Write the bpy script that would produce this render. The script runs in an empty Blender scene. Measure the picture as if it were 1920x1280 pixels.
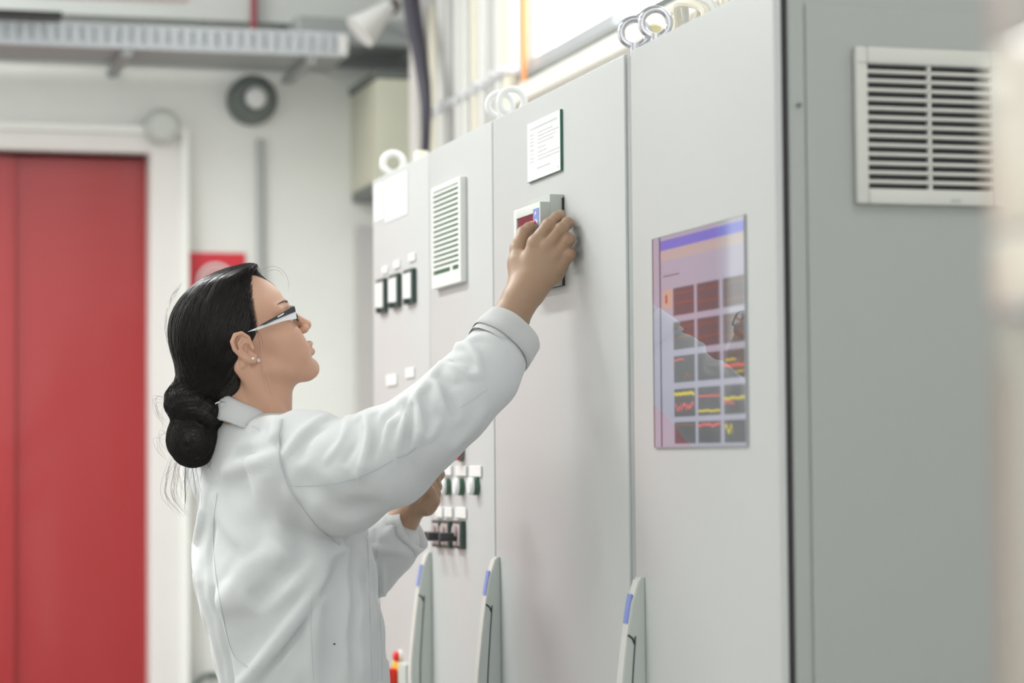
import bpy, bmesh, math, random
import numpy as np
from mathutils import Vector, Matrix

random.seed(7)
rng = np.random.default_rng(7)
S = bpy.context.scene
COL = S.collection

# ------------------------------------------------------------------ camera
FPX = 4533.0                      # focal length in pixels of the 1920 px wide frame (85 mm)
CAM = np.array([-1.15, 0.0, 1.36])
A16, PIT, ROL = math.radians(16.0), math.atan(212.6 / FPX), 0.008
_h = np.array([math.sin(A16), math.cos(A16), 0.0])
_r0 = np.array([math.cos(A16), -math.sin(A16), 0.0])
FW = _h * math.cos(PIT) + np.array([0, 0, 1.0]) * math.sin(PIT)
_u0 = np.cross(_r0, FW)
UP = _u0 * math.cos(ROL) + _r0 * math.sin(ROL)
RT = _r0 * math.cos(ROL) - _u0 * math.sin(ROL)
cd = bpy.data.cameras.new('camera')
cam = bpy.data.objects.new('camera', cd)
COL.objects.link(cam)
cd.sensor_width = 36.0
cd.lens = FPX / 1920.0 * 36.0
cd.clip_start = 0.05
cd.clip_end = 60
cd.dof.use_dof = True
cd.dof.focus_distance = 3.84
cd.dof.aperture_fstop = 3.0
_m = Matrix.Identity(4)
for i in range(3):
    _m[i][0], _m[i][1], _m[i][2], _m[i][3] = RT[i], UP[i], -FW[i], CAM[i]
cam.matrix_world = _m
S.camera = cam

# ------------------------------------------------------------------ world, exposure
S.view_settings.view_transform = 'Standard'
S.view_settings.look = 'None'
S.view_settings.gamma = 1.0
S.view_settings.use_curve_mapping = False
S.view_settings.exposure = 0.25
w = bpy.data.worlds.new('hall_air')
S.world = w
w.use_nodes = True
_bg = w.node_tree.nodes['Background']
_bg.inputs[0].default_value = (0.97, 0.99, 1.0, 1)
_bg.inputs[1].default_value = 1.58
LAMP_Z = 3.45
LAMPS = [  # x, y, watts: lamp rows over the aisle, one fill added for the cabinet side
    (-1.45, 5.75, 56), (-1.45, 4.1, 12), (-1.45, 0.6, 2), (0.25, 0.95, 9),
    (-3.2, 5.75, 42), (-3.2, 4.1, 14), (-3.2, 2.4, 3), (-3.2, 0.6, 3)]
WINDOW_GLOW = 2.6

# ------------------------------------------------------------------ pixel helpers (where the photo puts things)
def ray(px, py):
    return FW + RT * ((px - 960) / FPX) + UP * ((640 - py) / FPX)
def onX(px, py, k=0.0):
    d = ray(px, py); return CAM + d * ((k - CAM[0]) / d[0])
def onY(px, py, k):
    d = ray(px, py); return CAM + d * ((k - CAM[1]) / d[1])
def at(px, py, depth):
    return CAM + ray(px, py) * depth

# ------------------------------------------------------------------ materials
MATS = {}
def mat(name, col, rough=0.5, metal=0.0, bump=0.0, bscale=200.0, var=0.03, vscale=6.0, emit=None, estr=0.0, spec=0.5, sss=0.0, coat=0.0, sheen=0.0):
    if name in MATS: return MATS[name]
    m = bpy.data.materials.new(name); m.use_nodes = True
    nt = m.node_tree; b = nt.nodes['Principled BSDF']
    tc = nt.nodes.new('ShaderNodeTexCoord')
    n = nt.nodes.new('ShaderNodeTexNoise'); n.inputs['Scale'].default_value = vscale; n.inputs['Detail'].default_value = 4
    nt.links.new(tc.outputs['Object'], n.inputs['Vector'])
    r = nt.nodes.new('ShaderNodeMix'); r.data_type = 'RGBA'
    a = [max(0, c * (1 - var)) for c in col[:3]] + [1]; c2 = [min(1, c * (1 + var)) for c in col[:3]] + [1]
    r.inputs[6].default_value = a; r.inputs[7].default_value = c2
    nt.links.new(n.outputs['Fac'], r.inputs[0])
    nt.links.new(r.outputs[2], b.inputs['Base Color'])
    b.inputs['Roughness'].default_value = rough; b.inputs['Metallic'].default_value = metal
    b.inputs['Specular IOR Level'].default_value = spec
    if coat: b.inputs['Coat Weight'].default_value = coat; b.inputs['Coat Roughness'].default_value = 0.08
    if sss:
        b.inputs['Subsurface Weight'].default_value = sss
        b.inputs['Subsurface Radius'].default_value = (1.0, 0.35, 0.2); b.inputs['Subsurface Scale'].default_value = 0.006
    if sheen: b.inputs['Sheen Weight'].default_value = sheen
    if emit:
        b.inputs['Emission Color'].default_value = (*emit, 1); b.inputs['Emission Strength'].default_value = estr
    if bump:
        n2 = nt.nodes.new('ShaderNodeTexNoise'); n2.inputs['Scale'].default_value = bscale; n2.inputs['Detail'].default_value = 3
        nt.links.new(tc.outputs['Object'], n2.inputs['Vector'])
        bp = nt.nodes.new('ShaderNodeBump'); bp.inputs['Strength'].default_value = bump; bp.inputs['Distance'].default_value = 0.002
        nt.links.new(n2.outputs['Fac'], bp.inputs['Height']); nt.links.new(bp.outputs['Normal'], b.inputs['Normal'])
    MATS[name] = m
    return m

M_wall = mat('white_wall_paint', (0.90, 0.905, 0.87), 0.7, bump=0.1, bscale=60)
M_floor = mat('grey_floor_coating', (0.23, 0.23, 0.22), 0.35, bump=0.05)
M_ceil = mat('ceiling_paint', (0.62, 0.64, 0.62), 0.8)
M_door = mat('red_door_paint', (0.385, 0.024, 0.027), 0.42, var=0.02, coat=.35)
M_frame = mat('door_frame_paint', (0.80, 0.77, 0.75), 0.5)
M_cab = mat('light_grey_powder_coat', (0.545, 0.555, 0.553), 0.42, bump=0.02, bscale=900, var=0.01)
M_cabside = mat('shaded_powder_coat', (0.385, 0.405, 0.39), 0.5, bump=0.02, bscale=900, var=0.01)  # same powder coat as the doors, darkened for the shaded side
M_gasket = mat('dark_rubber_gasket', (0.06, 0.055, 0.06), 0.7)
M_seam = mat('grey_seam_profile', (0.36, 0.38, 0.38), 0.5)
M_white = mat('white_plastic', (0.84, 0.85, 0.84), 0.4)
M_paper = mat('white_paper', (0.80, 0.80, 0.81), 0.7)
M_vent = mat('pale_grey_vent_plastic', (0.62, 0.62, 0.58), 0.5)
M_ventw = mat('white_vent_plastic', (0.80, 0.82, 0.79), 0.5)
M_slot = mat('dark_vent_shadow_cloth', (0.05, 0.045, 0.05), 0.9)
M_slotg = mat('green_filter_mat', (0.055, 0.12, 0.065), 0.9)
M_black = mat('black_plastic', (0.025, 0.03, 0.03), 0.4)
M_dkgreen = mat('dark_green_black_bezel', (0.03, 0.06, 0.05), 0.4)
M_green = mat('green_button_side', (0.06, 0.13, 0.085), 0.4)
M_red = mat('red_plastic', (0.75, 0.03, 0.03), 0.35)
M_yel = mat('yellow_plate', (0.82, 0.55, 0.05), 0.4)
M_blue = mat('blue_label_print', (0.22, 0.30, 0.66), 0.4)
M_chrome = mat('zinc_plated_steel', (0.62, 0.62, 0.66), 0.22, 1.0)
M_galv = mat('galvanised_tray_steel', (0.57, 0.60, 0.63), 0.45, 0.35)
M_galvd = mat('dull_tray_steel', (0.40, 0.42, 0.42), 0.6, 0.3)
M_grey = mat('grey_pvc', (0.46, 0.48, 0.47), 0.5)
M_dkgrey = mat('dark_grey_cast_metal', (0.16, 0.18, 0.17), 0.5)
M_olive = mat('olive_grey_box_paint', (0.66, 0.66, 0.54), 0.5)
M_cablek = mat('black_cable_sheath', (0.055, 0.05, 0.07), 0.5)
M_cablew = mat('pale_grey_cable_sheath', (0.72, 0.72, 0.69), 0.5)
M_cableb = mat('beige_cable_sheath', (0.78, 0.74, 0.62), 0.5)
M_cableg = mat('mid_grey_cable_sheath', (0.52, 0.52, 0.50), 0.5)
M_orange = mat('orange_cable_sheath', (0.95, 0.42, 0.17), 0.5)
M_signred = mat('sign_red', (0.72, 0.03, 0.05), 0.4)
M_clampw = mat('highlight_pale_zinc', (0.86, 0.87, 0.9), 0.3, 0.25)  # zinc paled so the clamps carry highlights in their colour
M_dev = mat('device_grey_green_plastic', (0.50, 0.54, 0.50), 0.45)
M_devw = mat('device_pale_front', (0.76, 0.79, 0.76), 0.4)
M_devdisp = mat('device_dark_red_window', (0.16, 0.012, 0.03), 0.25)
M_handle = mat('handle_grey_green_plastic', (0.56, 0.61, 0.575), 0.42)
M_handlef = mat('handle_pale_front', (0.66, 0.67, 0.64), 0.4)
M_glassedge = mat('green_acrylic_edge', (0.02, 0.14, 0.10), 0.2)
M_print = mat('pale_grey_print', (0.60, 0.62, 0.62), 0.7)
M_post = mat('cream_gloss_paint', (0.80, 0.72, 0.60), 0.28, coat=0.5)
M_postband = mat('olive_reflection_gloss', (0.30, 0.28, 0.22), 0.3, coat=0.5)
M_diffuser = mat('lamp_diffuser', (0.95, 0.95, 0.95), 0.5, emit=(1, 0.99, 0.95), estr=3.0)
M_lampbody = mat('white_lamp_housing', (0.82, 0.82, 0.80), 0.5)
M_pane = mat('bright_window_pane', (0.95, 0.96, 0.96), 0.3, emit=(1.0, 1.0, 1.0), estr=WINDOW_GLOW)

# ------------------------------------------------------------------ geometry helpers
class MB:
    """collects boxes, tubes, lathes; becomes ONE mesh"""
    def __init__(s): s.v = []; s.f = []
    def add(s, v, f):
        b = len(s.v); s.v += [tuple(map(float, p)) for p in v]; s.f += [tuple(i + b for i in q) for q in f]; return s
    def box(s, x0, x1, y0, y1, z0, z1, bev=0.0, seg=2):
        bm = bmesh.new(); bmesh.ops.create_cube(bm, size=1.0)
        for v in bm.verts:
            v.co = Vector(((x0 + x1) / 2 + v.co.x * abs(x1 - x0), (y0 + y1) / 2 + v.co.y * abs(y1 - y0), (z0 + z1) / 2 + v.co.z * abs(z1 - z0)))
        if bev: bmesh.ops.bevel(bm, geom=bm.edges[:], offset=bev, segments=seg, affect='EDGES', profile=0.5)
        bm.verts.index_update()
        s.add([v.co[:] for v in bm.verts], [[v.index for v in f.verts] for f in bm.faces]); bm.free(); return s
    def tube(s, pts, r, seg=8, cap=True, rs=None):
        pts = [np.array(p, float) for p in pts]; n = len(pts)
        t = [pts[min(i + 1, n - 1)] - pts[max(i - 1, 0)] for i in range(n)]
        ref = np.array([0, 0, 1.0]) if abs(t[0][2]) < 0.9 * np.linalg.norm(t[0]) else np.array([1.0, 0, 0])
        vs = []; nrm = None
        for i in range(n):
            d = t[i] / (np.linalg.norm(t[i]) + 1e-12)
            if nrm is None: nrm = np.cross(d, ref)
            nrm = nrm - d * np.dot(nrm, d); nrm /= np.linalg.norm(nrm) + 1e-12
            b = np.cross(d, nrm); rr = rs[i] if rs is not None else r
            for k in range(seg):
                a = 2 * math.pi * k / seg
                vs.append(pts[i] + (nrm * math.cos(a) + b * math.sin(a)) * rr)
        fs = [(i * seg + k, i * seg + (k + 1) % seg, (i + 1) * seg + (k + 1) % seg, (i + 1) * seg + k) for i in range(n - 1) for k in range(seg)]
        if cap: fs += [tuple(range(seg))[::-1], tuple((n - 1) * seg + k for k in range(seg))]
        return s.add(vs, fs)
    def cyl(s, p0, p1, r, seg=20, bev=0.0):
        p0, p1 = np.array(p0, float), np.array(p1, float)
        if not bev: return s.tube([p0, p1], r, seg)
        d = (p1 - p0) / np.linalg.norm(p1 - p0)
        return s.tube([p0, p0 + d * 1e-4, p1 - d * bev, p1], r, seg, rs=[r, r, r, r - bev])
    def torus(s, c, axis, R, r, n=32, m=10):
        c = np.array(c, float); axis = np.array(axis, float); axis /= np.linalg.norm(axis)
        u = np.cross(axis, [0, 0, 1.0]) if abs(axis[2]) < .9 else np.cross(axis, [1.0, 0, 0]); u /= np.linalg.norm(u); w_ = np.cross(axis, u)
        vs = []; fs = []
        for i in range(n):
            a = 2 * math.pi * i / n; e = u * math.cos(a) + w_ * math.sin(a)
            for k in range(m):
                b = 2 * math.pi * k / m
                vs.append(c + e * (R + r * math.cos(b)) + axis * r * math.sin(b))
        for i in range(n):
            for k in range(m):
                fs.append((i * m + k, ((i + 1) % n) * m + k, ((i + 1) % n) * m + (k + 1) % m, i * m + (k + 1) % m))
        return s.add(vs, fs)
    def prism(s, poly, axis, a0, a1):
        """poly: 2D points in the plane of the two other axes (in x,y,z order), extruded along axis"""
        n = len(poly); vs = []
        for a in (a0, a1):
            for p in poly:
                q = list(p); q.insert(axis, a); vs.append(q)
        fs = [tuple(range(n)), tuple(range(2 * n - 1, n - 1, -1))] + [(i, i + n, (i + 1) % n + n, (i + 1) % n) for i in range(n)]
        return s.add(vs, fs)

WL = {}
def _link(o, parent, loc):
    COL.objects.link(o)
    if parent is not None: o.parent = parent
    WL[o.name] = np.array(loc, float)
def empty(name, loc):
    o = bpy.data.objects.new(name, None); o.empty_display_size = 0.05
    _link(o, None, loc); o.location = loc; return o
def fixnormals(me):
    bm = bmesh.new(); bm.from_mesh(me); bmesh.ops.recalc_face_normals(bm, faces=bm.faces[:]); bm.to_mesh(me); bm.free()
def obj(name, mb, m, parent=None, smooth=False):
    v = np.array(mb.v, float)
    if parent is None:
        org = np.array([(v[:, 0].min() + v[:, 0].max()) / 2, (v[:, 1].min() + v[:, 1].max()) / 2, v[:, 2].min()]); loc = org
    else:
        org = WL[parent.name]; loc = (0, 0, 0)
    me = bpy.data.meshes.new(name); me.from_pydata((v - org).tolist(), [], mb.f); me.materials.append(m)
    fixnormals(me)
    if smooth:
        me.polygons.foreach_set('use_smooth', [True] * len(me.polygons))
        me.set_sharp_from_angle(angle=math.radians(40))
    o = bpy.data.objects.new(name, me); _link(o, parent, org); o.location = loc
    return o
def again(o, delta, parent=None):
    """a copy of a piece, sharing its mesh, moved by delta"""
    c = o.copy(); COL.objects.link(c); WL[c.name] = WL[o.name] + np.array(delta, float)
    if parent is not None: c.parent = parent
    c.location = Vector(o.location) + Vector([float(d) for d in delta]); return c
def copy_tree(o, delta, label=None):
    c = again(o, delta)
    if label: c['label'] = label
    for ch in list(o.children):
        d = ch.copy(); COL.objects.link(d); d.parent = c; WL[d.name] = WL[c.name]
        for g in list(ch.children):
            e = g.copy(); COL.objects.link(e); e.parent = d; WL[e.name] = WL[c.name]
    return c
def tag(o, label, cat, group=None):
    o['label'] = label; o['category'] = cat
    if group: o['group'] = group
    return o
def struct(o):
    o['kind'] = 'structure'; return o
def lab(o, text): o['label'] = text; return o

# ================================================================== THE ROOM
YB = 7.5; XW = 0.67; ZC = 3.7; XL = -4.4; Y0 = -2.6
XD1 = onY(277, 700, YB + 0.05)[0]; XD0 = -1.74; ZD = onY(150, 291, YB + 0.05)[2]
struct(obj('floor', MB().box(XL - .1, XW + .1, Y0, YB + .3, -0.1, 0), M_floor))
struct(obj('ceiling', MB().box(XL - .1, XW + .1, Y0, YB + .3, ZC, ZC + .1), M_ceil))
struct(obj('wall_back', MB().box(XL - .1, XD0, YB, YB + .2, 0, ZC).box(XD1, XW + .1, YB, YB + .2, 0, ZC).box(XD0, XD1, YB, YB + .2, ZD, ZC), M_wall))
ZW0 = onX(1000, 138, XW)[2]; YW1 = onX(1003, 80, XW)[1]; YW0 = 3.3; ZW1 = 3.3
struct(obj('wall_right', MB().box(XW, XW + .12, Y0, YB + .2, 0, ZW0).box(XW, XW + .12, Y0, YB + .2, ZW1, ZC).box(XW, XW + .12, YW1, YB + .2, ZW0, ZW1).box(XW, XW + .12, Y0, YW0, ZW0, ZW1), M_wall))
struct(obj('wall_left', MB().box(XL - .12, XL, Y0, YB + .2, 0, ZC), M_wall))
# the bright window high on the right wall
win = struct(obj('window_1', MB().box(XW + .05, XW + .07, YW0, YW1, ZW0, ZW1), M_pane))
obj('window_frame', MB().box(XW - .02, XW + .06, YW0 - .03, YW1 + .0, ZW0 - .03, ZW0).box(XW - .01, XW + .06, YW0 - .03, YW0, ZW0, ZW1).box(XW - .01, XW + .06, YW0, YW1, ZW1, ZW1 + .03), M_dkgrey, win)
obj('mullion', MB().box(XW + .01, XW + .05, 4.28, 4.31, ZW0, ZW1), M_grey, win)
# the red double door in its frame
XS = onY(25, 700, YB + .05)[0]
door = struct(obj('door_1', MB().box(XS + .004, XD1, YB + .05, YB + .10, 0.01, ZD - .006, .003), M_door))
door2 = struct(obj('door_2', MB().box(XD0, XS - .004, YB + .035, YB + .085, 0.01, ZD - .006, .003), M_door))
obj('meeting_strip', MB().box(XS - .012, XS + .004, YB + .03, YB + .05, .01, ZD - .01, .002), M_door, door2)
fr = obj('trim_1', MB().box(XD1 - .004, XD1 + .105, YB - .05, YB + .12, 0, ZD + .07, .006).box(XD0 - .1, XD0 + .004, YB - .05, YB + .12, 0, ZD + .07, .006).box(XD0, XD1, YB - .05, YB + .12, ZD, ZD + .07, .006), M_frame); struct(fr)
struct(obj('trim_2', MB().box(XD1 + .088, XD1 + .112, YB - .075, YB - .05, 0, ZD + .06, .003).box(XD0 - .11, XD1 + .112, YB - .075, YB - .05, ZD + .058, ZD + .082, .003), M_wall))
struct(obj('baseboard_back', MB().box(XD1 + .11, XW, YB - .015, YB, 0, .09, .003), M_grey))
# ================================================================== CEILING LAMPS
def lamp(x, y, wts, label):
    e = empty('ceiling_lamp', (x, y, LAMP_Z)); tag(e, label, 'lamp', 'ceiling lamps over the aisle')
    obj('lamp_housing', MB().box(x - .11, x + .11, y - .75, y + .75, LAMP_Z + .02, LAMP_Z + .08, .008), M_lampbody, e)
    obj('diffuser', MB().box(x - .09, x + .09, y - .73, y + .73, LAMP_Z + .004, LAMP_Z + .02), M_diffuser, e)
    for s in (-.5, .5): obj('hanger', MB().cyl((x, y + s, LAMP_Z + .08), (x, y + s, ZC), .004, 6), M_galvd, e)
    ld = bpy.data.lights.new('tube_light', 'AREA'); ld.shape = 'RECTANGLE'; ld.size = .2; ld.size_y = 1.46; ld.energy = wts; ld.color = (0.985, 1.0, 0.985)
    lo = bpy.data.objects.new('tube_light', ld); COL.objects.link(lo); lo.parent = e; lo.location = (0, 0, 0)
for i, (x, y, wts) in enumerate(LAMPS):
    lamp(x, y, wts, 'long white ceiling lamp, %s, %s' % ('in the row beside the cabinets' if i in (0, 1, 2) else 'added unseen fill for the near cabinet side' if i == 3 else 'in the row farther left', ('nearest to the red door', 'above the woman', 'behind the photographer', 'out of the frame', 'nearest to the red door', 'second from the red door', 'third from the red door', 'farthest from the red door')[i]))

# ================================================================== THE CABINETS
def yp(px, k=0.0): return float(onX(px, 640, k)[1])
ZT = float(onX(935, 219.0)[2])           # top of the row
ZP = 0.1                                 # plinth
CB = 0.5                                 # depth of the row
yn0 = yp(1457); ys1 = yp(1187); ys2 = yp(1175); ya = yp(925.5); yb_ = yp(806); yc = yp(700)
print('cabinet y', yn0, ys1, ys2, ya, yb_, yc, 'top', ZT)
DT = .011
def cabinet(name, y0, y1, label, doors):
    e = empty(name, (0.25, (y0 + y1) / 2, 0)); tag(e, label, 'cabinet', 'switch cabinets in the row')
    obj('plinth', MB().box(.03, CB - .02, y0 + .005, y1 - .005, 0, ZP), M_seam, e)
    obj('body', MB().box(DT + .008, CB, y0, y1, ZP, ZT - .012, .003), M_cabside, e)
    obj('roof_plate', MB().box(.004, CB + .005, y0, y1, ZT - .014, ZT - .002, .002), M_cab, e)
    obj('gasket', MB().box(DT, DT + .0085, y0 + .006, y1 - .012, ZP + .01, ZT - .02), M_gasket, e)
    for (d0, d1) in doors:
        obj('door', MB().box(0, DT, d0, d1, ZP + .004, ZT, .0035, 3), M_cab, e, True)
    return e
cab1 = cabinet('switch_cabinet', yn0, ys1, 'nearest tall light grey cabinet, with the coloured screen in its door', [(yn0 - .002, ys1)])
cab2 = cabinet('switch_cabinet', ys2 - .001, ya - .001, 'middle tall light grey cabinet that the woman reaches to', [(ys2, ya - .0035)])
cab3 = cabinet('switch_cabinet', ya + .001, yc, 'farthest tall light grey cabinet, with slotted vent, meters and push buttons', [(ya + .0035, yb_ - .002), (yb_ + .002, yc)])
obj('seam_profile', MB().box(.004, .03, ys1 + .0015, ys2 - .001, ZP, ZT - .004, .002), M_seam, cab2)
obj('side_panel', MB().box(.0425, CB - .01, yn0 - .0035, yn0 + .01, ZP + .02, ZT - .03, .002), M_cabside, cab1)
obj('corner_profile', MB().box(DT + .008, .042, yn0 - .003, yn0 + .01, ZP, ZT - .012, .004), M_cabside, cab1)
for z in (): obj('hinge', MB().cyl((DT + .004, yn0 - .004, z), (DT + .004, yn0 - .004, z + .06), .005, 10), M_seam, cab1, True)
p = onY(1498, 197, yn0 - .004); obj('screw_head', MB().cyl((p[0], yn0 - .004, p[2]), (p[0], yn0 - .007, p[2]), .003, 10), M_dkgrey, cab1)

# handles: long curved swing levers
def handle(px, pytop, parent):
    y = yp(px); z1 = float(onX(px, pytop)[2]); L = .40
    hw = .0125
    zs = np.linspace(0, 1, 13)
    def prof(t):   # protrusion of the lever at fraction t below its top
        return 0.006 + 0.034 * min(1, (t / .55)) ** .62 if t < .55 else 0.040 - 0.030 * max(0, (t - .62) / .38) ** 2
    back = [(-.0005, z1 - t * L) for t in zs]; front = [(-prof(t), z1 - t * L) for t in zs]
    h = obj('handle', MB().prism(front + back[::-1], 1, y - hw, y + hw), M_handle, parent, True)
    ff = [(-prof(t) - .003, z1 - .004 - t * (L - .008)) for t in zs]; fb = [(-prof(t) + .001, z1 - .004 - t * (L - .008)) for t in zs]
    obj('handle_front', MB().prism(ff + fb[::-1], 1, y - hw + .002, y + hw + .001), M_handlef, h, True)
    seg = [(t, prof(t)) for t in np.linspace(.06, .165, 4)]
    pl = [(-q - .0042, z1 - t * L) for t, q in seg]; pb = [(-q - .0025, z1 - t * L) for t, q in seg]
    lab(obj('blue_label', MB().prism(pl + pb[::-1], 1, y - .007, y + .0105), M_blue, h), 'small blue label on the handle front')
    lv = [(-prof(t) * .62, z1 - t * L) for t in np.linspace(.21, .95, 8)]
    obj('lever_groove', MB().tube([(x, y - hw - .0003, z) for x, z in lv], .0011, 6), M_gasket, h)
    lt = [(-prof(.21) - .002, z1 - .205 * L), (-prof(.21) * .8, z1 - .218 * L), (-prof(.24) * .62, z1 - .24 * L)]
    obj('lever_joint', MB().tube([(x, y - hw - .0003, z) for x, z in lt], .0016, 6), M_black, h)
    return h
handle(1199, 1081, cab1); handle(931, 1043, cab2); handle(804, 1034, cab3)

# vent in the farthest cabinet's door: frame, slats, green filter behind
def door_vent():
    yL, yR = yp(822), yp(877)
    zt = float(onX(877, 329)[2]); zb = float(onX(877, 528)[2]); P = .013
    e = obj('vent', MB().box(-P, 0, yR, yR + .016, zb, zt, .002).box(-P, 0, yL - .012, yL, zb, zt, .002).box(-P, 0, yR + .0155, yL - .0115, zt - .010, zt - .0004, .001).box(-P + .0002, 0, yR + .0155, yL - .0115, zb + .0004, zb + .026, .001).box(-P + .0006, 0, yR + .062, yR + .078, zb + .024, zb + .036), M_ventw, cab3)
    obj('filter_mat', MB().box(-.0105, -.001, yR + .01, yL - .006, zb + .02, zt - .005), M_slotg, e)
    n = 16; z0 = zb + .030; pit = (zt - .012 - z0) / n
    s = obj('slat', MB().box(-P + .0005, -.0100, yR + .012, yL - .008, z0 + pit * .42, z0 + pit, .0006, 1), M_ventw, e)
    for i in range(1, n): again(s, (0, 0, i * pit), e)
door_vent()

# vent in the near side panel
def side_vent():
    Y = yn0 - .004
    a = onY(1597, 88, Y); b = onY(1600, 383, Y); c = onY(1872, 100, Y)
    x0, x1, z1, z0 = a[0], c[0], a[2], b[2]
    P = .012
    sx0 = onY(1621, 130, Y)[0]; sxm = onY(1735, 130, Y)[0]; sx1 = onY(1849, 130, Y)[0]
    zf = onY(1621, 127, Y)[2]; zl = onY(1621, 350, Y)[2]; pit = (zf - zl) / 13
    e = obj('vent', MB().box(x0, sx0, Y - P, Y, z0, z1, .004).box(sx1, x1, Y - P, Y, z0, z1, .004).box(sx0 - .0005, sx1 + .0005, Y - P + .0003, Y, zf + pit * .3, z1 - .0004, .002).box(sx0 - .0005, sx1 + .0005, Y - P + .0003, Y, z0 + .0004, zl - pit * .25, .002).box(sxm - .002, sxm + .002, Y - P + .001, Y, z0 + .01, z1 - .01), M_vent, cab1, True)
    obj('filter_mat', MB().box(sx0 - .003, sx1 + .003, Y - .003, Y - .001, zl - .01, zf + .01), M_slot, e)
    s = obj('slat', MB().box(sx0 - .002, sx1 + .002, Y - P + .001, Y - .003, zf - pit * .68, zf - pit * .3, .001, 1), M_vent, e)
    for i in range(1, 13): again(s, (0, 0, -i * pit), e)
    for i in range(13):
        zz = zf - pit * (i + .5) + pit * .3
    lx = onY(1786, 378, Y)
    obj('maker_mark', MB().box(lx[0] - .008, lx[0] + .006, Y - P - .0006, Y - P + .001, lx[2] - .002, lx[2] + .002), M_grey, e)
    t = obj('top_groove', MB().box(x0 + .003, x1 - .003, Y - P - .0004, Y - P + .001, z1 - .022, z1 - .0205), M_seam, e)
side_vent()

# eyebolts on the cabinet roofs
def eyebolt(px, py, k, R, r, parent, m, ax=(0.25, 1, 0)):
    p = onX(px, py, k)
    zt = max(p[2], ZT + R)
    parent = cab1 if p[1] < (ys1 + ys2) / 2 else cab2 if p[1] < ya else cab3
    e = obj('eyebolt', MB().torus((p[0], p[1], p[2]), ax, R, r, 36, 12).cyl((p[0], p[1], ZT - .004), (p[0], p[1], p[2] - R + .004), r * 1.5, 14), m, parent, True)
eyebolt(1229, 43, .035, .0205, .0055, cab1, M_chrome)
eyebolt(1190, 61, .03, .0205, .0055, cab1, M_chrome)
eyebolt(960, 190, .035, .022, .006, cab2, M_white)
eyebolt(938, 197, .03, .022, .006, cab2, M_white)
eyebolt(737, 306, .05, .022, .0075, cab3, M_white)

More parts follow.
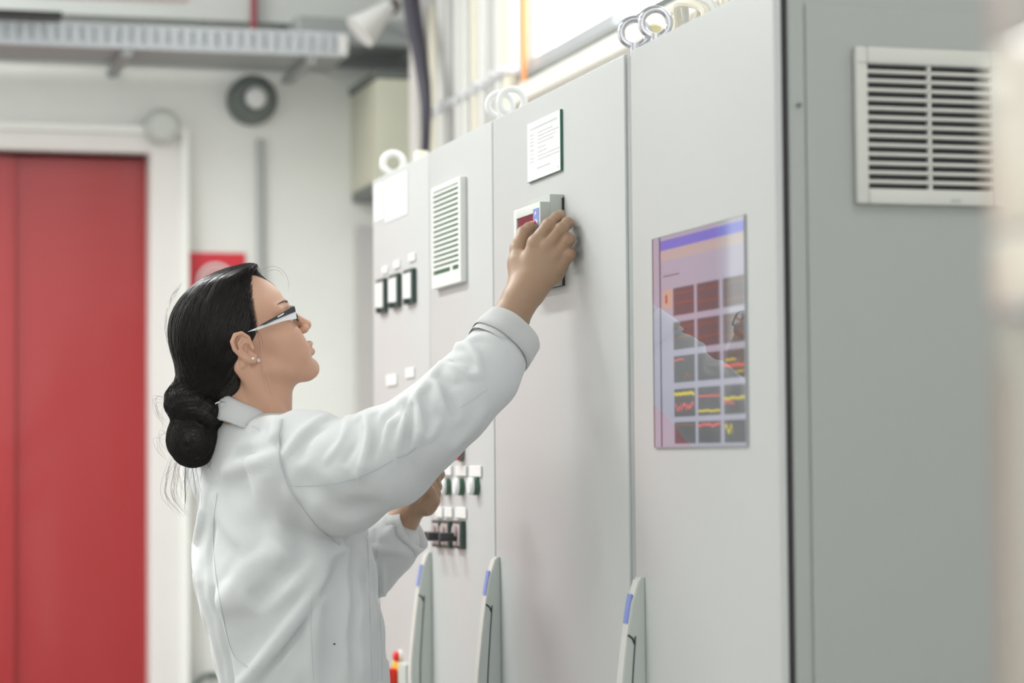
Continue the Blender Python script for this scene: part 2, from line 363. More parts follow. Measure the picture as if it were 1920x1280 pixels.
# ================================================================== SCREEN
def screen():
    yl, yr = yp(1228), yp(1401); zt = float(onX(1228, 449)[2]); zb = float(onX(1231, 838)[2])
    H = zt - zb; W = yl - yr
    e = empty('touch_screen', (0, (yl + yr) / 2, zb)); tag(e, 'purple grey touch screen of small dark graphs in the near cabinet door', 'screen')
    def em(name, c, s=1.0): return mat(name, tuple(q * .45 for q in c), .5, emit=c, estr=s)
    base = em('screen_lavender', (0.42, 0.42, 0.50), .75)
    def rect(u0, u1, v0, v1, x=-.0012): return MB().box(x, x + .0012, yl - u1 * W, yl - u0 * W, zt - v1 * H, zt - v0 * H)
    obj('bezel', MB().box(-.0028, .0, yr - .0015, yr, zb - .0015, zt + .0015).box(-.0028, 0, yl, yl + .0015, zb - .0015, zt + .0015).box(-.0028, 0, yr, yl, zt, zt + .0015).box(-.0028, 0, yr, yl, zb - .0015, zb), M_seam, e)
    obj('display', rect(0, 1, 0, 1, -.0013), base, e)
    obj('menu_bar', rect(.09, 1, .018, .065, -.0018), em('screen_blue', (0.16, 0.20, 0.58), .8), e)
    obj('tool_bar', rect(.09, 1, .065, .115, -.0017), em('screen_beige', (0.50, 0.44, 0.42), .75), e)
    obj('edge_line', rect(.075, .087, 0, 1, -.0017), em('screen_dark_line', (0.10, 0.10, 0.14), .5), e)
    obj('side_button', rect(.11, .22, .255, .345, -.0017), em('screen_tan', (0.56, 0.42, 0.34), .75), e)
    obj('side_mark', rect(.145, .165, .28, .32, -.002), em('screen_rust', (0.5, 0.12, 0.05), .6), e)
    obj('caption', rect(.12, .30, .186, .193, -.0017), em('screen_caption_grey', (0.22, 0.21, 0.27), .7), e)
    dark = em('screen_graph_black', (0.12, 0.12, 0.125), .8)  # graph glow raised to imitate a glossy reflection veil
    cols = [(.235, .465), (.50, .735), (.775, .985)]; rows = [(.255, .385), (.415, .545), (.575, .70), (.73, .86), (.885, .985)]
    red = em('screen_trace_red', (0.70, 0.14, 0.13), .8); yel = em('screen_trace_yellow', (0.62, 0.52, 0.05), .8); orr = em('screen_trace_orange', (0.5, 0.18, 0.06), .5)
    def trace(tile, c, r, v, m, amp=.01, th=.012, u0=0, u1=1, n=14):
        a, b = cols[c]; t0, t1 = rows[r]; mb = MB()
        us = np.linspace(a + (b - a) * u0, a + (b - a) * u1, n)
        vv = [t0 + (t1 - t0) * (v + amp * random.uniform(-1, 1)) for _ in us]
        th2 = th / 2
        pts = [(yl - u * W, zt - (q - th2) * H) for u, q in zip(us, vv)] + [(yl - u * W, zt - (q + th2) * H) for u, q in zip(us[::-1], vv[::-1])]
        n2 = len(us); vs = [(-.0023, y, z) for y, z in pts]
        mb.add(vs, [(i, i + 1, 2 * n2 - 2 - i, 2 * n2 - 1 - i) for i in range(n2 - 1)])
        obj('trace', mb, m, tile)
    T = {}
    for c in range(3):
        for r in range(5):
            T[c, r] = obj('graph', rect(cols[c][0], cols[c][1], rows[r][0], rows[r][1], -.0019), dark, e)
    trace(T[0, 3], 0, 3, .2, yel, .04, .016); trace(T[0, 3], 0, 3, .66, red, .14, .016, .05, .95, 22)
    trace(T[1, 3], 1, 3, .32, red, .03, .008); trace(T[1, 3], 1, 3, .84, yel, .03, .010)
    trace(T[2, 3], 2, 3, .45, yel, .03, .012); trace(T[2, 3], 2, 3, .62, red, .1, .010, 0, .5)
    trace(T[2, 2], 2, 2, .35, yel, .02, .008, .1, .6); trace(T[2, 2], 2, 2, .55, red, .03, .012); trace(T[2, 2], 2, 2, .8, yel, .02, .006, .6, 1)
    trace(T[1, 4], 1, 4, .18, red, .06, .012); trace(T[0, 4], 0, 4, .15, orr, .03, .004)
    trace(T[2, 4], 2, 4, .4, yel, .3, .02, .05, .4, 9); trace(T[0, 2], 0, 2, .15, red, .03, .007, 0, .5); trace(T[0, 2], 0, 2, .75, orr, .1, .008, .5, .8)
    for c in range(3):
        for r in (0, 1):
            trace(T[c, r], c, r, .55 + .1 * c, orr, .03, .004); trace(T[c, r], c, r, .2, orr, .02, .003)
    # glossy glass front
    g = bpy.data.materials.new('screen_glass'); g.use_nodes = True; nt = g.node_tree
    for n in list(nt.nodes): nt.nodes.remove(n)
    out = nt.nodes.new('ShaderNodeOutputMaterial'); mx = nt.nodes.new('ShaderNodeMixShader'); tr = nt.nodes.new('ShaderNodeBsdfTransparent'); gl = nt.nodes.new('ShaderNodeBsdfGlossy')
    gl.inputs['Roughness'].default_value = 0.012; fz = nt.nodes.new('ShaderNodeFresnel'); fz.inputs['IOR'].default_value = 2.25
    nt.links.new(fz.outputs[0], mx.inputs[0]); nt.links.new(tr.outputs[0], mx.inputs[1]); nt.links.new(gl.outputs[0], mx.inputs[2]); nt.links.new(mx.outputs[0], out.inputs[0])
    gm = MB().add([(-.0032, yr, zb), (-.0032, yl, zb), (-.0032, yl, zt), (-.0032, yr, zt)], [(0, 1, 2, 3)])
    go = obj('glass_front', gm, g, e)
    if go.data.polygons[0].normal.x > 0: go.data.flip_normals()
screen()

# ================================================================== CONTROLLER the woman grips
def controller():
    yR = 3.70
    zt_b = float(onY(1045, 363.5, yR)[2]); zb_b = float(onY(1045, 534, yR)[2])
    x1 = float(onY(1061, 450, yR)[0]); xs = float(onY(1031, 450, yR)[0]); x0 = float(onY(1012, 450, yR)[0])
    yL = float(onX(963, 450, x0)[1])
    zt_f = float(onY(1013, 377, yR)[2]); zb_f = zb_b + .010
    print('controller', x0, xs, x1, yR, yL, zt_b, zb_b)
    e = empty('panel_controller', (0, (yR + yL) / 2, zb_b)); tag(e, 'grey panel instrument with dark red window, gripped by the woman', 'instrument')
    obj('back_box', MB().box(xs, -.0003, yR, yL - .004, zb_b, zt_b, .002, 2), M_dev, e, True)
    b = .016
    f = obj('front_frame', MB().box(x0, xs + .001, yR, yR + .020, zb_f, zt_f, .0015).box(x0, xs + .001, yL - b, yL, zb_f, zt_f, .0015).box(x0 + .0002, xs + .001, yR + .0195, yL - b + .0005, zt_f - b, zt_f - .0003, .001).box(x0 + .0002, xs + .001, yR + .0195, yL - b + .0005, zb_f + .0003, zb_f + .03, .001), M_devw, e, True)
    obj('side_plate', MB().box(x0 + .0015, xs, yR - .0008, yR + .001, zb_f + .001, zt_f - .001), M_dev, e)
    obj('display_window', MB().box(x0 + .0025, xs - .002, yR + .018, yL - b + .002, zb_f + .028, zt_f - b + .002), M_devdisp, e)
    s = obj('blue_strip', MB().box(x0 - .0008, x0 + .001, yR + .003, yR + .034, zt_f - .062, zt_f - .010), M_blue, e); lab(s, 'blue label strip with white marks')
    # white marks on the strip: a small triangle, then rounded letter shapes one above the other
    yc_ = yR + .018; zc = zt_f - .018
    mk = MB().prism([(yc_ + .004, zc + .004), (yc_ + .004, zc - .004), (yc_ - .004, zc)], 0, x0 - .0014, x0 - .0007)
    arc = [(yc_ + .007 * math.cos(a), zt_f - .034 + .0055 * math.sin(a)) for a in np.linspace(.7, 2 * math.pi - .7, 12)]
    mk.tube([(x0 - .0011, y, z) for y, z in arc], .0011, 5)
    mk.tube([(x0 - .0011, yc_ + .007, zt_f - .043), (x0 - .0011, yc_, zt_f - .052), (x0 - .0011, yc_ - .007, zt_f - .043)], .0011, 5)
    mk.tube([(x0 - .0011, yR + .008, zt_f - .03), (x0 - .0011, yR + .008, zt_f - .058)], .0006, 4)
    obj('strip_marks', mk, M_white, s)
    obj('gap_shadow_strip', MB().box(-.004, -.0003, yR - .0012, yL, zb_b - .001, zt_b - .006), M_black, e)  # black strip standing in for the shadow line behind the box
controller()

# ================================================================== PLACARD, LABELS
def placard():
    yl, yr = yp(996), yp(1058.5); zt = float(onX(1058, 203)[2]); zb = float(onX(1058, 317.5)[2]); T = .004
    e = empty('placard', (0, (yl + yr) / 2, zb)); tag(e, 'white printed plate with green glassy edge, above the instrument', 'sign')
    obj('plate', MB().box(-T, -.0004, yr, yl, zb, zt), M_paper, e)
    obj('acrylic_edge', MB().box(-T - .0003, -.0003, yr - .0011, yr, zb - .001, zt).box(-T - .0003, -.0003, yr, yl, zb - .001, zb), M_glassedge, e)
    W = yl - yr; H = zt - zb
    rows = [(.12, .10, .9, .030), (.22, .33, .78, .016), (.28, .33, .95, .016), (.34, .33, .86, .016), (.40, .33, .80, .016), (.48, .33, .56, .016), (.55, .33, .60, .016), (.62, .33, .98, .016), (.68, .33, .96, .016), (.82, .30, .68, .020)]
    mb = MB()
    def word(v, u0, u1, th):
        u = u0
        while u < u1:
            l = random.uniform(.02, .05); u2 = min(u + l, u1)
            mb.box(-T - .0004, -T + .0002, yl - u2 * W, yl - u * W, zt - (v + th / 2) * H, zt - (v - th / 2) * H); u = u2 + .018
    for v, a, b, th in rows:
        word(v, a, b, th)
        if .2 < v < .8: word(v, .10, .20, th)
    mb.cyl((-T - .0006, yl - .93 * W, zb + .07 * H), (-T, yl - .93 * W, zb + .07 * H), .0012, 8)
    o = obj('print', mb, M_print, e); o['kind'] = 'stuff'
placard()
def sheet(px0, px1, pyt, pyb, label, name='paper_sheet', T=.0012, group=None, m=M_paper):
    y0, y1 = yp(px1), yp(px0); zt = float(onX(px1, pyt)[2]); zb = float(onX(px1, pyb)[2])
    e = obj(name, MB().box(-T - .0003, -.0003, y0, y1, zb, zt, min(T * .3, .001), 1), m)
    tag(e, label, 'label' if name != 'paper_sheet' else 'paper', group); return e
sheet(724, 766, 318, 400, 'white paper sheet taped near the top of the farthest cabinet')
sheet(704, 720, 340, 410, 'narrow pale strip label at the far top corner of the last cabinet', 'name_plate')
# three square meters and their tags
def meter(px0, px1, pyt, pyb, which):
    y0, y1 = yp(px1), yp(px0); zt = float(onX(px1, pyt)[2]); zb = float(onX(px1, pyb)[2])
    e = empty('panel_meter', (0, (y0 + y1) / 2, zb)); tag(e, which, 'meter', 'square panel meters')
    obj('housing', MB().box(-.010, -.0003, y0, y1, zb, zt, .002), M_dkgreen, e)
    obj('dial_face', MB().box(-.0115, -.0095, y0 + .008, y1 - .003, zb + .010, zt - .008, .001), M_white, e)
    obj('knob', MB().cyl((-.018, (y0 + y1) / 2, zb + .006), (-.009, (y0 + y1) / 2, zb + .006), .005, 10), M_dkgreen, e, True)
meter(713.5, 728.5, 520, 584, 'square panel meter with dark rim, farthest of the three')
meter(737.5, 754, 511, 574, 'square panel meter with dark rim, middle of the three')
meter(765, 782, 501.5, 567, 'square panel meter with dark rim, nearest of the three, below the vent')
for (a, b, c, d, t) in ((719, 729, 497, 511, 'farthest'), (741, 752, 486, 501, 'middle'), (769, 781, 472, 488, 'nearest')):
    sheet(a, b, c, d, 'small white tag above the %s square meter' % t, 'name_plate', .003, 'white tags above the meters', M_white)
sheet(726, 745, 700, 722, 'small white label alone on the farthest door, left of the raised arm', 'name_plate', .003, None, M_white)
sheet(762, 778, 688, 707, 'small white label alone on the farthest door, just above the raised arm', 'name_plate', .003, None, M_white)
# push buttons, their tags, rotary switches
tags = [(831, 847, 873, 891, 'left one in the upper row of tags'), (856, 875, 873, 892, 'middle one in the upper row of tags'), (882, 903, 873, 894, 'right one in the upper row of tags'),
        (818, 830, 951, 970, 'left one in the lower row of tags'), (834, 848, 951, 970, 'middle one in the lower row of tags'), (855, 874, 951, 972, 'right one in the lower row of tags')]
for a, b, c, d, t in tags: sheet(a, b, c, d, 'white square button tag, ' + t, 'name_plate', .004, 'white tags over the buttons', M_white)
def button(px, py, which):
    p = onX(px, py)
    e = empty('push_button', (0, p[1], p[2])); tag(e, which, 'button', 'white push buttons')
    obj('button_collar', MB().cyl((-.0003, p[1], p[2]), (-.011, p[1], p[2]), .0165, 20, .002), M_green, e, True)
    obj('button_cap', MB().cyl((-.0105, p[1], p[2]), (-.018, p[1], p[2]), .0162, 20, .003), M_white, e, True)
button(826, 912, 'white round push button with green rim, next to the lower hand')
button(843, 912, 'white round push button with green rim, second from the lower hand')
button(868, 912, 'white round push button with green rim, third from the lower hand')
button(896, 911, 'white round push button with green rim, nearest to the door seam')
p = onX(867, 846); e = empty('signal_lamp', (0, p[1], p[2])); tag(e, 'small red signal lamp just under the raised sleeve', 'signal lamp')
obj('lamp_collar', MB().cyl((-.0003, p[1], p[2]), (-.008, p[1], p[2]), .019, 18, .002), M_dkgrey, e, True)
obj('lamp_cap', MB().cyl((-.0075, p[1], p[2]), (-.024, p[1], p[2]), .0165, 18, .004), M_red, e, True)
def rotary(px, py, which):
    p = onX(px, py); y, z = p[1], p[2]
    e = empty('rotary_switch', (0, y, z)); tag(e, which, 'switch', 'black rotary switches')
    obj('switch_plate', MB().box(-.010, -.0003, y - .030, y + .030, z - .026, z + .026, .002), M_dkgreen, e)
    obj('switch_dial', MB().box(-.0115, -.0095, y - .023, y + .023, z - .020, z + .020, .001).cyl((-.012, y, z + .006), (-.017, y, z + .006), .012, 16), mat('pinkish_grey_dial', (.46, .38, .38), .5), e, True)
    obj('switch_grip', MB().box(-.044, -.011, y - .008, y + .008, z - .012, z + .004, .003), M_black, e, True)
rotary(826, 1000, 'black rotary switch with pink grey dial, farthest of the three in the row')
rotary(843, 1001, 'black rotary switch with pink grey dial, middle of the three in the row')
rotary(866, 1002, 'black rotary switch with pink grey dial, nearest to the door seam')
# emergency stop low beside the coat
p = onX(753, 1262); e = empty('main_switch', (0, p[1], p[2] - .06)); tag(e, 'red knob on a yellow plate low beside the white coat', 'switch')
obj('yellow_plate', MB().box(-.012, -.0003, p[1] - .036, p[1] + .036, p[2] - .05, p[2] + .022, .002), M_yel, e)
obj('red_knob', MB().box(-.045, -.012, p[1] - .02, p[1] + .02, p[2] - .045, p[2] + .012, .006), M_red, e, True)
p = onX(752, 1230); e = empty('signal_lamp', (0, p[1], p[2])); tag(e, 'small red lamp above the yellow main switch plate', 'signal lamp')
obj('lamp_collar', MB().cyl((-.0003, p[1], p[2]), (-.006, p[1], p[2]), .013, 16, .001), M_white, e, True)
obj('lamp_cap', MB().cyl((-.0055, p[1], p[2]), (-.016, p[1], p[2]), .0105, 16, .003), M_red, e, True)
p = onX(783, 1262); z1 = float(onX(783, 1243)[2]); e = obj('lock_box', MB().box(-.030, -.0003, p[1] - .02, p[1] + .045, z1 - .16, z1, .003), M_handle); tag(e, 'small grey green lock box between red knob and handle', 'lock box')
# ================================================================== BACK WALL FITTINGS
def onB(px, py, k=0): return onY(px, py, YB - k)
# cable tray: two rails with a row of bright rungs
def tray():
    y0 = YB - .42; k = .42
    zt = onY(300, 52, y0)[2]; zb = onY(300, 88, y0)[2]; xe = onY(652, 70, y0)[0]; xs = -1.6
    e = empty('cable_tray', (0, y0, zb)); tag(e, 'galvanised cable tray under the ceiling, above the red door', 'cable tray')
    obj('rail', MB().box(xs, xe, y0, y0 + .004, zt - .006, zt + .004).box(xs, xe, y0, y0 + .02, zt + .004, zt + .008), M_galv, e)
    obj('rail', MB().box(xs, xe, y0, y0 + .004, zb - .004, zb + .008).box(xs, xe, y0, y0 + .02, zb - .008, zb - .004), M_galv, e)
    obj('web', MB().box(xs, xe, y0 + .005, y0 + .008, zb, zt), mat('pale_tray_web', (.50, .53, .56), .5), e)
    obj('far_rail', MB().box(xs, xe, y0 + .30, y0 + .304, zb - .005, zt), M_galvd, e)
    obj('bottom_mesh', MB().box(xs, xe, y0 + .01, y0 + .30, zb - .006, zb - .003), M_galvd, e)
    pit = .036; n = int((xe - xs) / pit)
    s = obj('rung', MB().box(xs, xs + .023, y0 - .001, y0 + .003, zb + .006, zt - .005), M_galv, e)
    for i in range(1, n): again(s, (i * pit, 0, 0), e)
    lab(obj('end_cap', MB().box(xe - .03, xe, y0 - .006, y0 - .001, zb - .004, zt + .002, .002), M_lampbody, e), 'white end cap')
    for x in (-.95, -.3, .25): obj('bracket', MB().box(x, x + .03, y0 + .01, YB - .05, zb - .03, zb - .008).box(x, x + .03, YB - .05, YB - .001, zb - .03, zb - .012), M_galvd, e)
    # bundle of grey cables lying in it
    tag(obj('cable_bundle', MB().tube([(xs, y0 + .09, zt - .01), (xe - .1, y0 + .1, zt - .005)], .026, 10), M_cableg, None, True), 'thick grey cable lying in the tray', 'cable')
    q = empty('lower_conduit', (0, YB - .03, onY(300, 109, YB - .03)[2])); tag(q, 'two thin grey conduits running below the cable tray', 'conduit')
    for pz in (97, 109):
        zq = onY(300, pz, YB - .03)[2]; obj('conduit_pipe', MB().tube([(xs, YB - .03, zq), (XW - .01, YB - .03, zq)], .009, 10), M_galvd, q, True)
tray()
# white lamp channel above the tray
p0 = onY(0, 24, 6.9); p1 = onY(352, 2, 6.9)
tag(obj('white_duct', MB().box(-1.6, p1[0], 6.75, 6.9, p1[2] - .012, p1[2] + .14, .006), M_lampbody), 'white duct end hanging above the cable tray at upper left', 'duct')
q0 = onY(0, 28, 6.95); q1 = onY(115, 28, 6.95)
tag(obj('dark_duct', MB().box(-1.6, q1[0], 6.92, 7.0, q0[2] - .008, q0[2] + .012, .003), M_black), 'short dark bar between white duct and cable tray', 'duct')
# ceiling-level shade on the back wall, put in as an added grey beam
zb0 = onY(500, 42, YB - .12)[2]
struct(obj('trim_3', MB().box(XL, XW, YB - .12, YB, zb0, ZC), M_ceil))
p = onY(509, 30, YB - .45); tag(obj('red_pipe', MB().cyl((p[0], p[1] + .3, p[2] - .03), (p[0], p[1] + .3, ZC), .011, 10), mat('dark_red_pipe_paint', (.30, .05, .07), .5), None, True), 'dark red pipe dropping behind the cable tray', 'pipe')
p = onB(487, 112, .05); tag(obj('pink_tag', MB().box(p[0] - .025, p[0] + .02, YB - .005, YB - .0005, p[2] - .012, p[2] + .012, .001, 1), mat('pink_tag_paint', (.72, .55, .55), .6)), 'faded pink tag on the wall above the round sounder', 'tag')
# round sounder with its conduit
c = onB(470, 190); e = empty('alarm_sounder', (c[0], YB, c[2])); tag(e, 'dark round wall sounder with white centre, right of the red door', 'alarm')
obj('ring', MB().cyl((c[0], YB, c[2]), (c[0], YB - .05, c[2]), .078, 36, .008), M_dkgrey, e, True)
obj('bell', MB().torus((c[0], YB - .05, c[2]), (0, 1, 0), .048, .016, 36, 10), M_dkgrey, e, True)
obj('white_hub', MB().cyl((c[0] + .006, YB - .045, c[2] + .003), (c[0] + .006, YB - .075, c[2] + .003), .034, 24, .012), M_white, e, True)
c2 = onB(487, 262); tag(obj('wall_conduit', MB().tube([(c2[0], YB - .013, 0.0), (c2[0], YB - .013, c2[2])], .0135, 12), M_grey, None, True), 'grey conduit rising on the wall below the round sounder', 'conduit')
# pale emergency lamp by the door corner
c = onB(297, 243); e = empty('emergency_lamp', (c[0], YB, c[2])); tag(e, 'pale grey round lamp over the corner of the red door frame', 'lamp')
obj('lamp_base', MB().cyl((c[0], YB, c[2]), (c[0], YB - .085, c[2]), .056, 28, .004), mat('pale_lamp_cover', (.62, .64, .61), .4), e, True)
obj('lamp_cover', MB().cyl((c[0], YB - .084, c[2]), (c[0], YB - .12, c[2]), .05, 28, .015), mat('pale_lamp_cover', (.62, .64, .61), .4), e, True)
# red fire sign
a = onB(348, 473); b = onB(460, 585); e = empty('fire_sign', ((a[0] + b[0]) / 2, YB, b[2])); tag(e, 'red sign with white hose symbol on the wall behind the head', 'sign')
zs = a[2] - b[2]; cx, cz = (a[0] + b[0]) / 2, a[2] - zs * .5
obj('sign_plate', MB().box(a[0], b[0], YB - .006, YB - .0005, b[2], a[2], .001, 1), M_signred, e)
mk = MB()
for R in (.055, .035): mk.tube([(cx + R * math.cos(t), YB - .0065, cz + R * math.sin(t)) for t in np.linspace(-.5, 3.9, 26)], .006, 6)
mk.tube([(cx + .053, YB - .0065, cz - .02), (cx + .06, YB - .0065, cz - .075)], .005, 6).cyl((cx, YB - .0062, cz), (cx, YB - .009, cz), .013, 16)
obj('hose_symbol', mk, M_white, e)
# grey trunking in the corner by the last cabinet, hose ring low on the wall
a = onB(668, 425, .04); b = onB(712, 425, .04); tag(obj('wall_trunking', MB().box(a[0], b[0], YB - .05, YB - .0005, 0, a[2], .003), mat('pinkish_grey_trunking', (.58, .56, .55), .5)), 'pinkish grey upright trunking on the wall beside the last cabinet', 'trunking')
c = onB(398, 1296, .06); e = empty('hose_ring', (c[0], YB, c[2] - .06)); tag(e, 'dark green hose coil low on the wall behind the coat', 'hose')
obj('coil', MB().torus((c[0], YB - .05, c[2]), (0, 1, 0), .052, .0075, 36, 8).torus((c[0], YB - .035, c[2]), (0, 1, 0), .05, .0075, 36, 8), mat('dark_green_hose', (.10, .14, .12), .5), e, True)
obj('hook', MB().cyl((c[0], YB, c[2] + .04), (c[0], YB - .07, c[2] + .04), .006, 8), M_chrome, e, True)
# olive grey box high in the corner
yb0 = 7.12; a = onY(706, 146, yb0); b = onY(770, 340, yb0); xl = a[0]
e = empty('junction_box', (xl + .1, YB, b[2])); tag(e, 'olive grey box high in the corner above the last cabinet', 'box')
obj('box_body', MB().box(xl, xl + .17, yb0, YB, b[2], a[2], .006), M_olive, e, True)
obj('box_top_strip', MB().box(xl - .006, xl + .175, yb0 - .004, YB, a[2], a[2] + .022, .003), M_dkgrey, e)  # dark strip along the top of the box
obj('box_bottom_strip', MB().box(xl + .005, xl + .165, yb0 + .01, YB, b[2] - .03, b[2], .003), M_dkgrey, e)  # dark strip along the bottom of the box
# odds and ends in the dark corner above the box
tag(obj('grey_duct', MB().box(XW - .42, XW - .04, YB - .25, YB - .03, onB(700, 112)[2], onB(700, 62)[2], .01), M_galvd), 'dull grey duct in the upper corner above the olive box', 'duct')
p = onY(705, 40, 6.9); e = empty('spot_lamp', (p[0], p[1], p[2])); tag(e, 'white cone spotlight hanging in the upper corner', 'lamp')
obj('cone_shade', MB().tube([p + np.array([.045, 0, .05]), p + np.array([.0, 0, .01]), p + np.array([-.05, 0, -.035])], .03, 18, rs=[.018, .034, .055]), M_lampbody, e, True)
obj('lamp_stem', MB().tube([p + np.array([.04, 0, .05]), (p[0] + .045, p[1], ZC)], .008, 8), M_galvd, e, True)
p = onY(733, 14, 7.0); tag(obj('brown_knob', MB().cyl(p, p + np.array([0, -.03, 0]), .024, 16, .005).cyl(p, (p[0], YB - .27, p[2]), .008, 8), mat('dark_brown_plastic', (.12, .08, .075), .5), None, True), 'dark brown round fitting beside the black cable', 'fitting')

# ================================================================== CABLE WALL BEHIND THE CABINETS
XR = .60
def rail(pxa, pya, pxb, name_label, y_end=None):
    a = onX(pxa, pya, XR); y1 = a[1]; z = a[2]; y0 = onX(pxb, pya, XR)[1]
    e = obj('strut_rail', MB().box(XR - .012, XR + .012, y0, y1, z - .014, z + .014, .002).box(XR + .012, XW, y1 - .06, y1 - .03, z - .012, z + .012).box(XR + .012, XW, y0 + .03, y0 + .06, z - .012, z + .012), M_galv)
    tag(e, name_label, 'rail'); return y0, y1, z
r1 = rail(778, 246, 1160, 'steel strut rail with bright clamps just above the cabinet tops')
r2 = rail(782, 40, 1010, 'upper steel strut rail with clamps near the top edge of the picture')
cab_px = [(806, 'w'), (822, 'b'), (838, 'w'), (853, 'g'), (868, 'w'), (884, 'w'), (900, 'b'), (917, 'w'), (934, 'g'), (950, 'w'), (966, 'b')]
first = None
ORD = ['first', 'second', 'third', 'fourth', 'fifth', 'sixth', 'seventh', 'eighth', 'ninth', 'tenth', 'eleventh']
for ci, (px, c) in enumerate(cab_px):
    y = float(onX(px, 150, XR - .02)[1]); r = random.uniform(.015, .021); x = XR - .012 - r
    m = {'w': M_cablew, 'b': M_cableb, 'g': M_cableg}[c]; cn = {'w': 'pale grey', 'b': 'beige', 'g': 'mid grey'}[c]
    o = obj('wall_cable', MB().tube([(x, y, z) for z in (ZT - .6, 2.2, 2.7, ZC)], r, 10), m, None, True)
    tag(o, '%s upright cable on the wall, %s to the right of the black cable' % (cn, ORD[ci]), 'cable', 'upright %s cables' % cn)
    for (ra, rb, z) in (r1, r2):
        big = random.random() < .45
        k = obj('cable_clamp', MB().box(x - r - .004, XR - .012, y - r - .004, y + r + .004, z - .010, z + .010, .003).cyl((x - r - .004, y, z), (x - r - .016, y, z), .012 if big else .007, 10), M_clampw, None, True)
        tag(k, 'bright steel clamp on the %s rail, %s from the black cable' % ('lower' if z == r1[2] else 'upper', ORD[ci]), 'clamp', 'cable clamps on the %s rail' % ('lower' if z == r1[2] else 'upper'))
y = float(onX(983, 80, XR - .03)[1])
tag(obj('orange_cable', MB().tube([(XR - .03, y, z) for z in (ZT - .5, 2.2, 2.7, ZC)], .0085, 10), M_orange, None, True), 'thin orange cable hanging left of the bright window', 'cable')
# thick black cable: comes from the ceiling, bends, drops behind the cabinets
KX = .56; pts = [(762, -120), (766, -40), (772, 10), (780, 60), (789, 110), (796, 160), (799, 200), (799, 250), (797, 300), (795, 420)]
tag(obj('black_cable', MB().tube([onX(a, b, KX - .08) for a, b in pts], .018, 12, rs=[.030, .028, .026, .024, .022, .019, .016, .014, .013, .013]), M_cablek, None, True), 'thick black cable bending down behind the far end of the cabinets', 'cable')
# grey upright post left of the black cable
p = onX(781, 150, KX - .02); tag(obj('upright_post', MB().box(KX - .035, KX + .0, p[1] - .03, p[1] + .03, 0, ZC, .002).box(KX, XW, p[1] - .02, p[1] + .02, 2.9, 2.95), M_frame), 'pale grey upright post left of the black cable', 'post')
# white trunking along the foot of the window, above the cabinets
z = float(onX(1100, 118, XR)[2]); tag(obj('wall_duct', MB().box(XR - .045, XW, 3.3, YW1 - .1, z - .035, z + .012, .004), mat('cream_trunking', (.86, .84, .78), .5)), 'cream cable duct below the bright window', 'duct')
# cable loops lying on the near cabinet
for i, (px, py, R) in enumerate(((1284, 20, .045), (1300, 12, .05), (1322, 2, .04), (1262, 34, .028))):
    p = onX(px, py, .16 + .02 * i)
    th = np.linspace(-.2, math.pi + .2, 16)
    pts = [(p[0] + .01 * math.sin(3 * t), p[1] + R * 1.6 * math.cos(t), max(ZT + .006, p[2] - R + R * 1.0 * math.sin(t) + .01)) for t in th]
    pts = [(pts[0][0], pts[0][1] + .03, ZT + .004)] + pts + [(pts[-1][0], pts[-1][1] - .03, ZT + .004)]
    tag(obj('cable_loop', MB().tube(pts, .0065, 8), M_cableb if i != 1 else M_cablew, None, True), ('beige cable loop on the cabinet roof right of the eyebolts', 'pale grey cable loop on the cabinet roof', 'beige cable loop nearest the top edge of the picture', 'smallest beige cable loop, right behind the eyebolts')[i], 'cable', 'cable loops on the cabinet roof')
p = onX(1226, 52, .07); tag(obj('yellow_cap', MB().cyl((p[0], p[1], ZT - .002), (p[0], p[1], p[2] + .004), .012, 12, .003), mat('pale_yellow_plastic', (.85, .78, .45), .5), None, True), 'pale yellow cap seen through the steel eyebolts', 'cap')
p = onX(790, 287, .1); tag(obj('yellow_cap', MB().cyl((p[0], p[1], ZT - .002), (p[0], p[1], p[2] + .004), .016, 12, .003), mat('pale_cream_plastic', (.85, .82, .68), .5), None, True), 'cream cap on the far roof beside the white eyebolt', 'cap')

# ================================================================== CREAM POST close to the camera
def post():
    q = at(1857, 640, 1.30); x0, y1 = q[0], q[1]
    e = empty('steel_post', (x0 + .07, y1 - .06, 0)); tag(e, 'blurred cream gloss post close to the camera at right edge', 'post')
    zz = lambda py: float(at(1890, py, 1.27)[2])
    def seg(name, z0, z1, m, g=0.0): obj(name, MB().box(x0 - g, x0 + .14, y1 - .13, y1 + g * .2, z0, z1, .004), m, e, True)  # streaks and tone bands stand in for reflections in the gloss
    seg('lower_reflection', 0.0, zz(590), M_postband)
    seg('reflection_streak', zz(586), zz(568), M_chrome, .002)
    seg('middle_sleeve', zz(570), zz(432), M_post)
    seg('reflection_line', zz(434), zz(426), M_galvd, -.003)
    seg('upper_sleeve', zz(428), zz(70), M_post)
    seg('top_reflection', zz(70), ZC, mat('dusty_pink_reflection_gloss', (.42, .37, .34), .3, coat=.4))
post()
# ================================================================== THE WOMAN: distance-field modelling
f32 = np.float32
def VP(px, py, d): return np.array([(px - 960) / FPX * d, (640 - py) / FPX * d, d])
def toW(v): v = np.asarray(v, float); return CAM + v[..., 0:1] * RT + v[..., 1:2] * UP + v[..., 2:3] * FW
def PX(n, d=3.95): return n * d / FPX

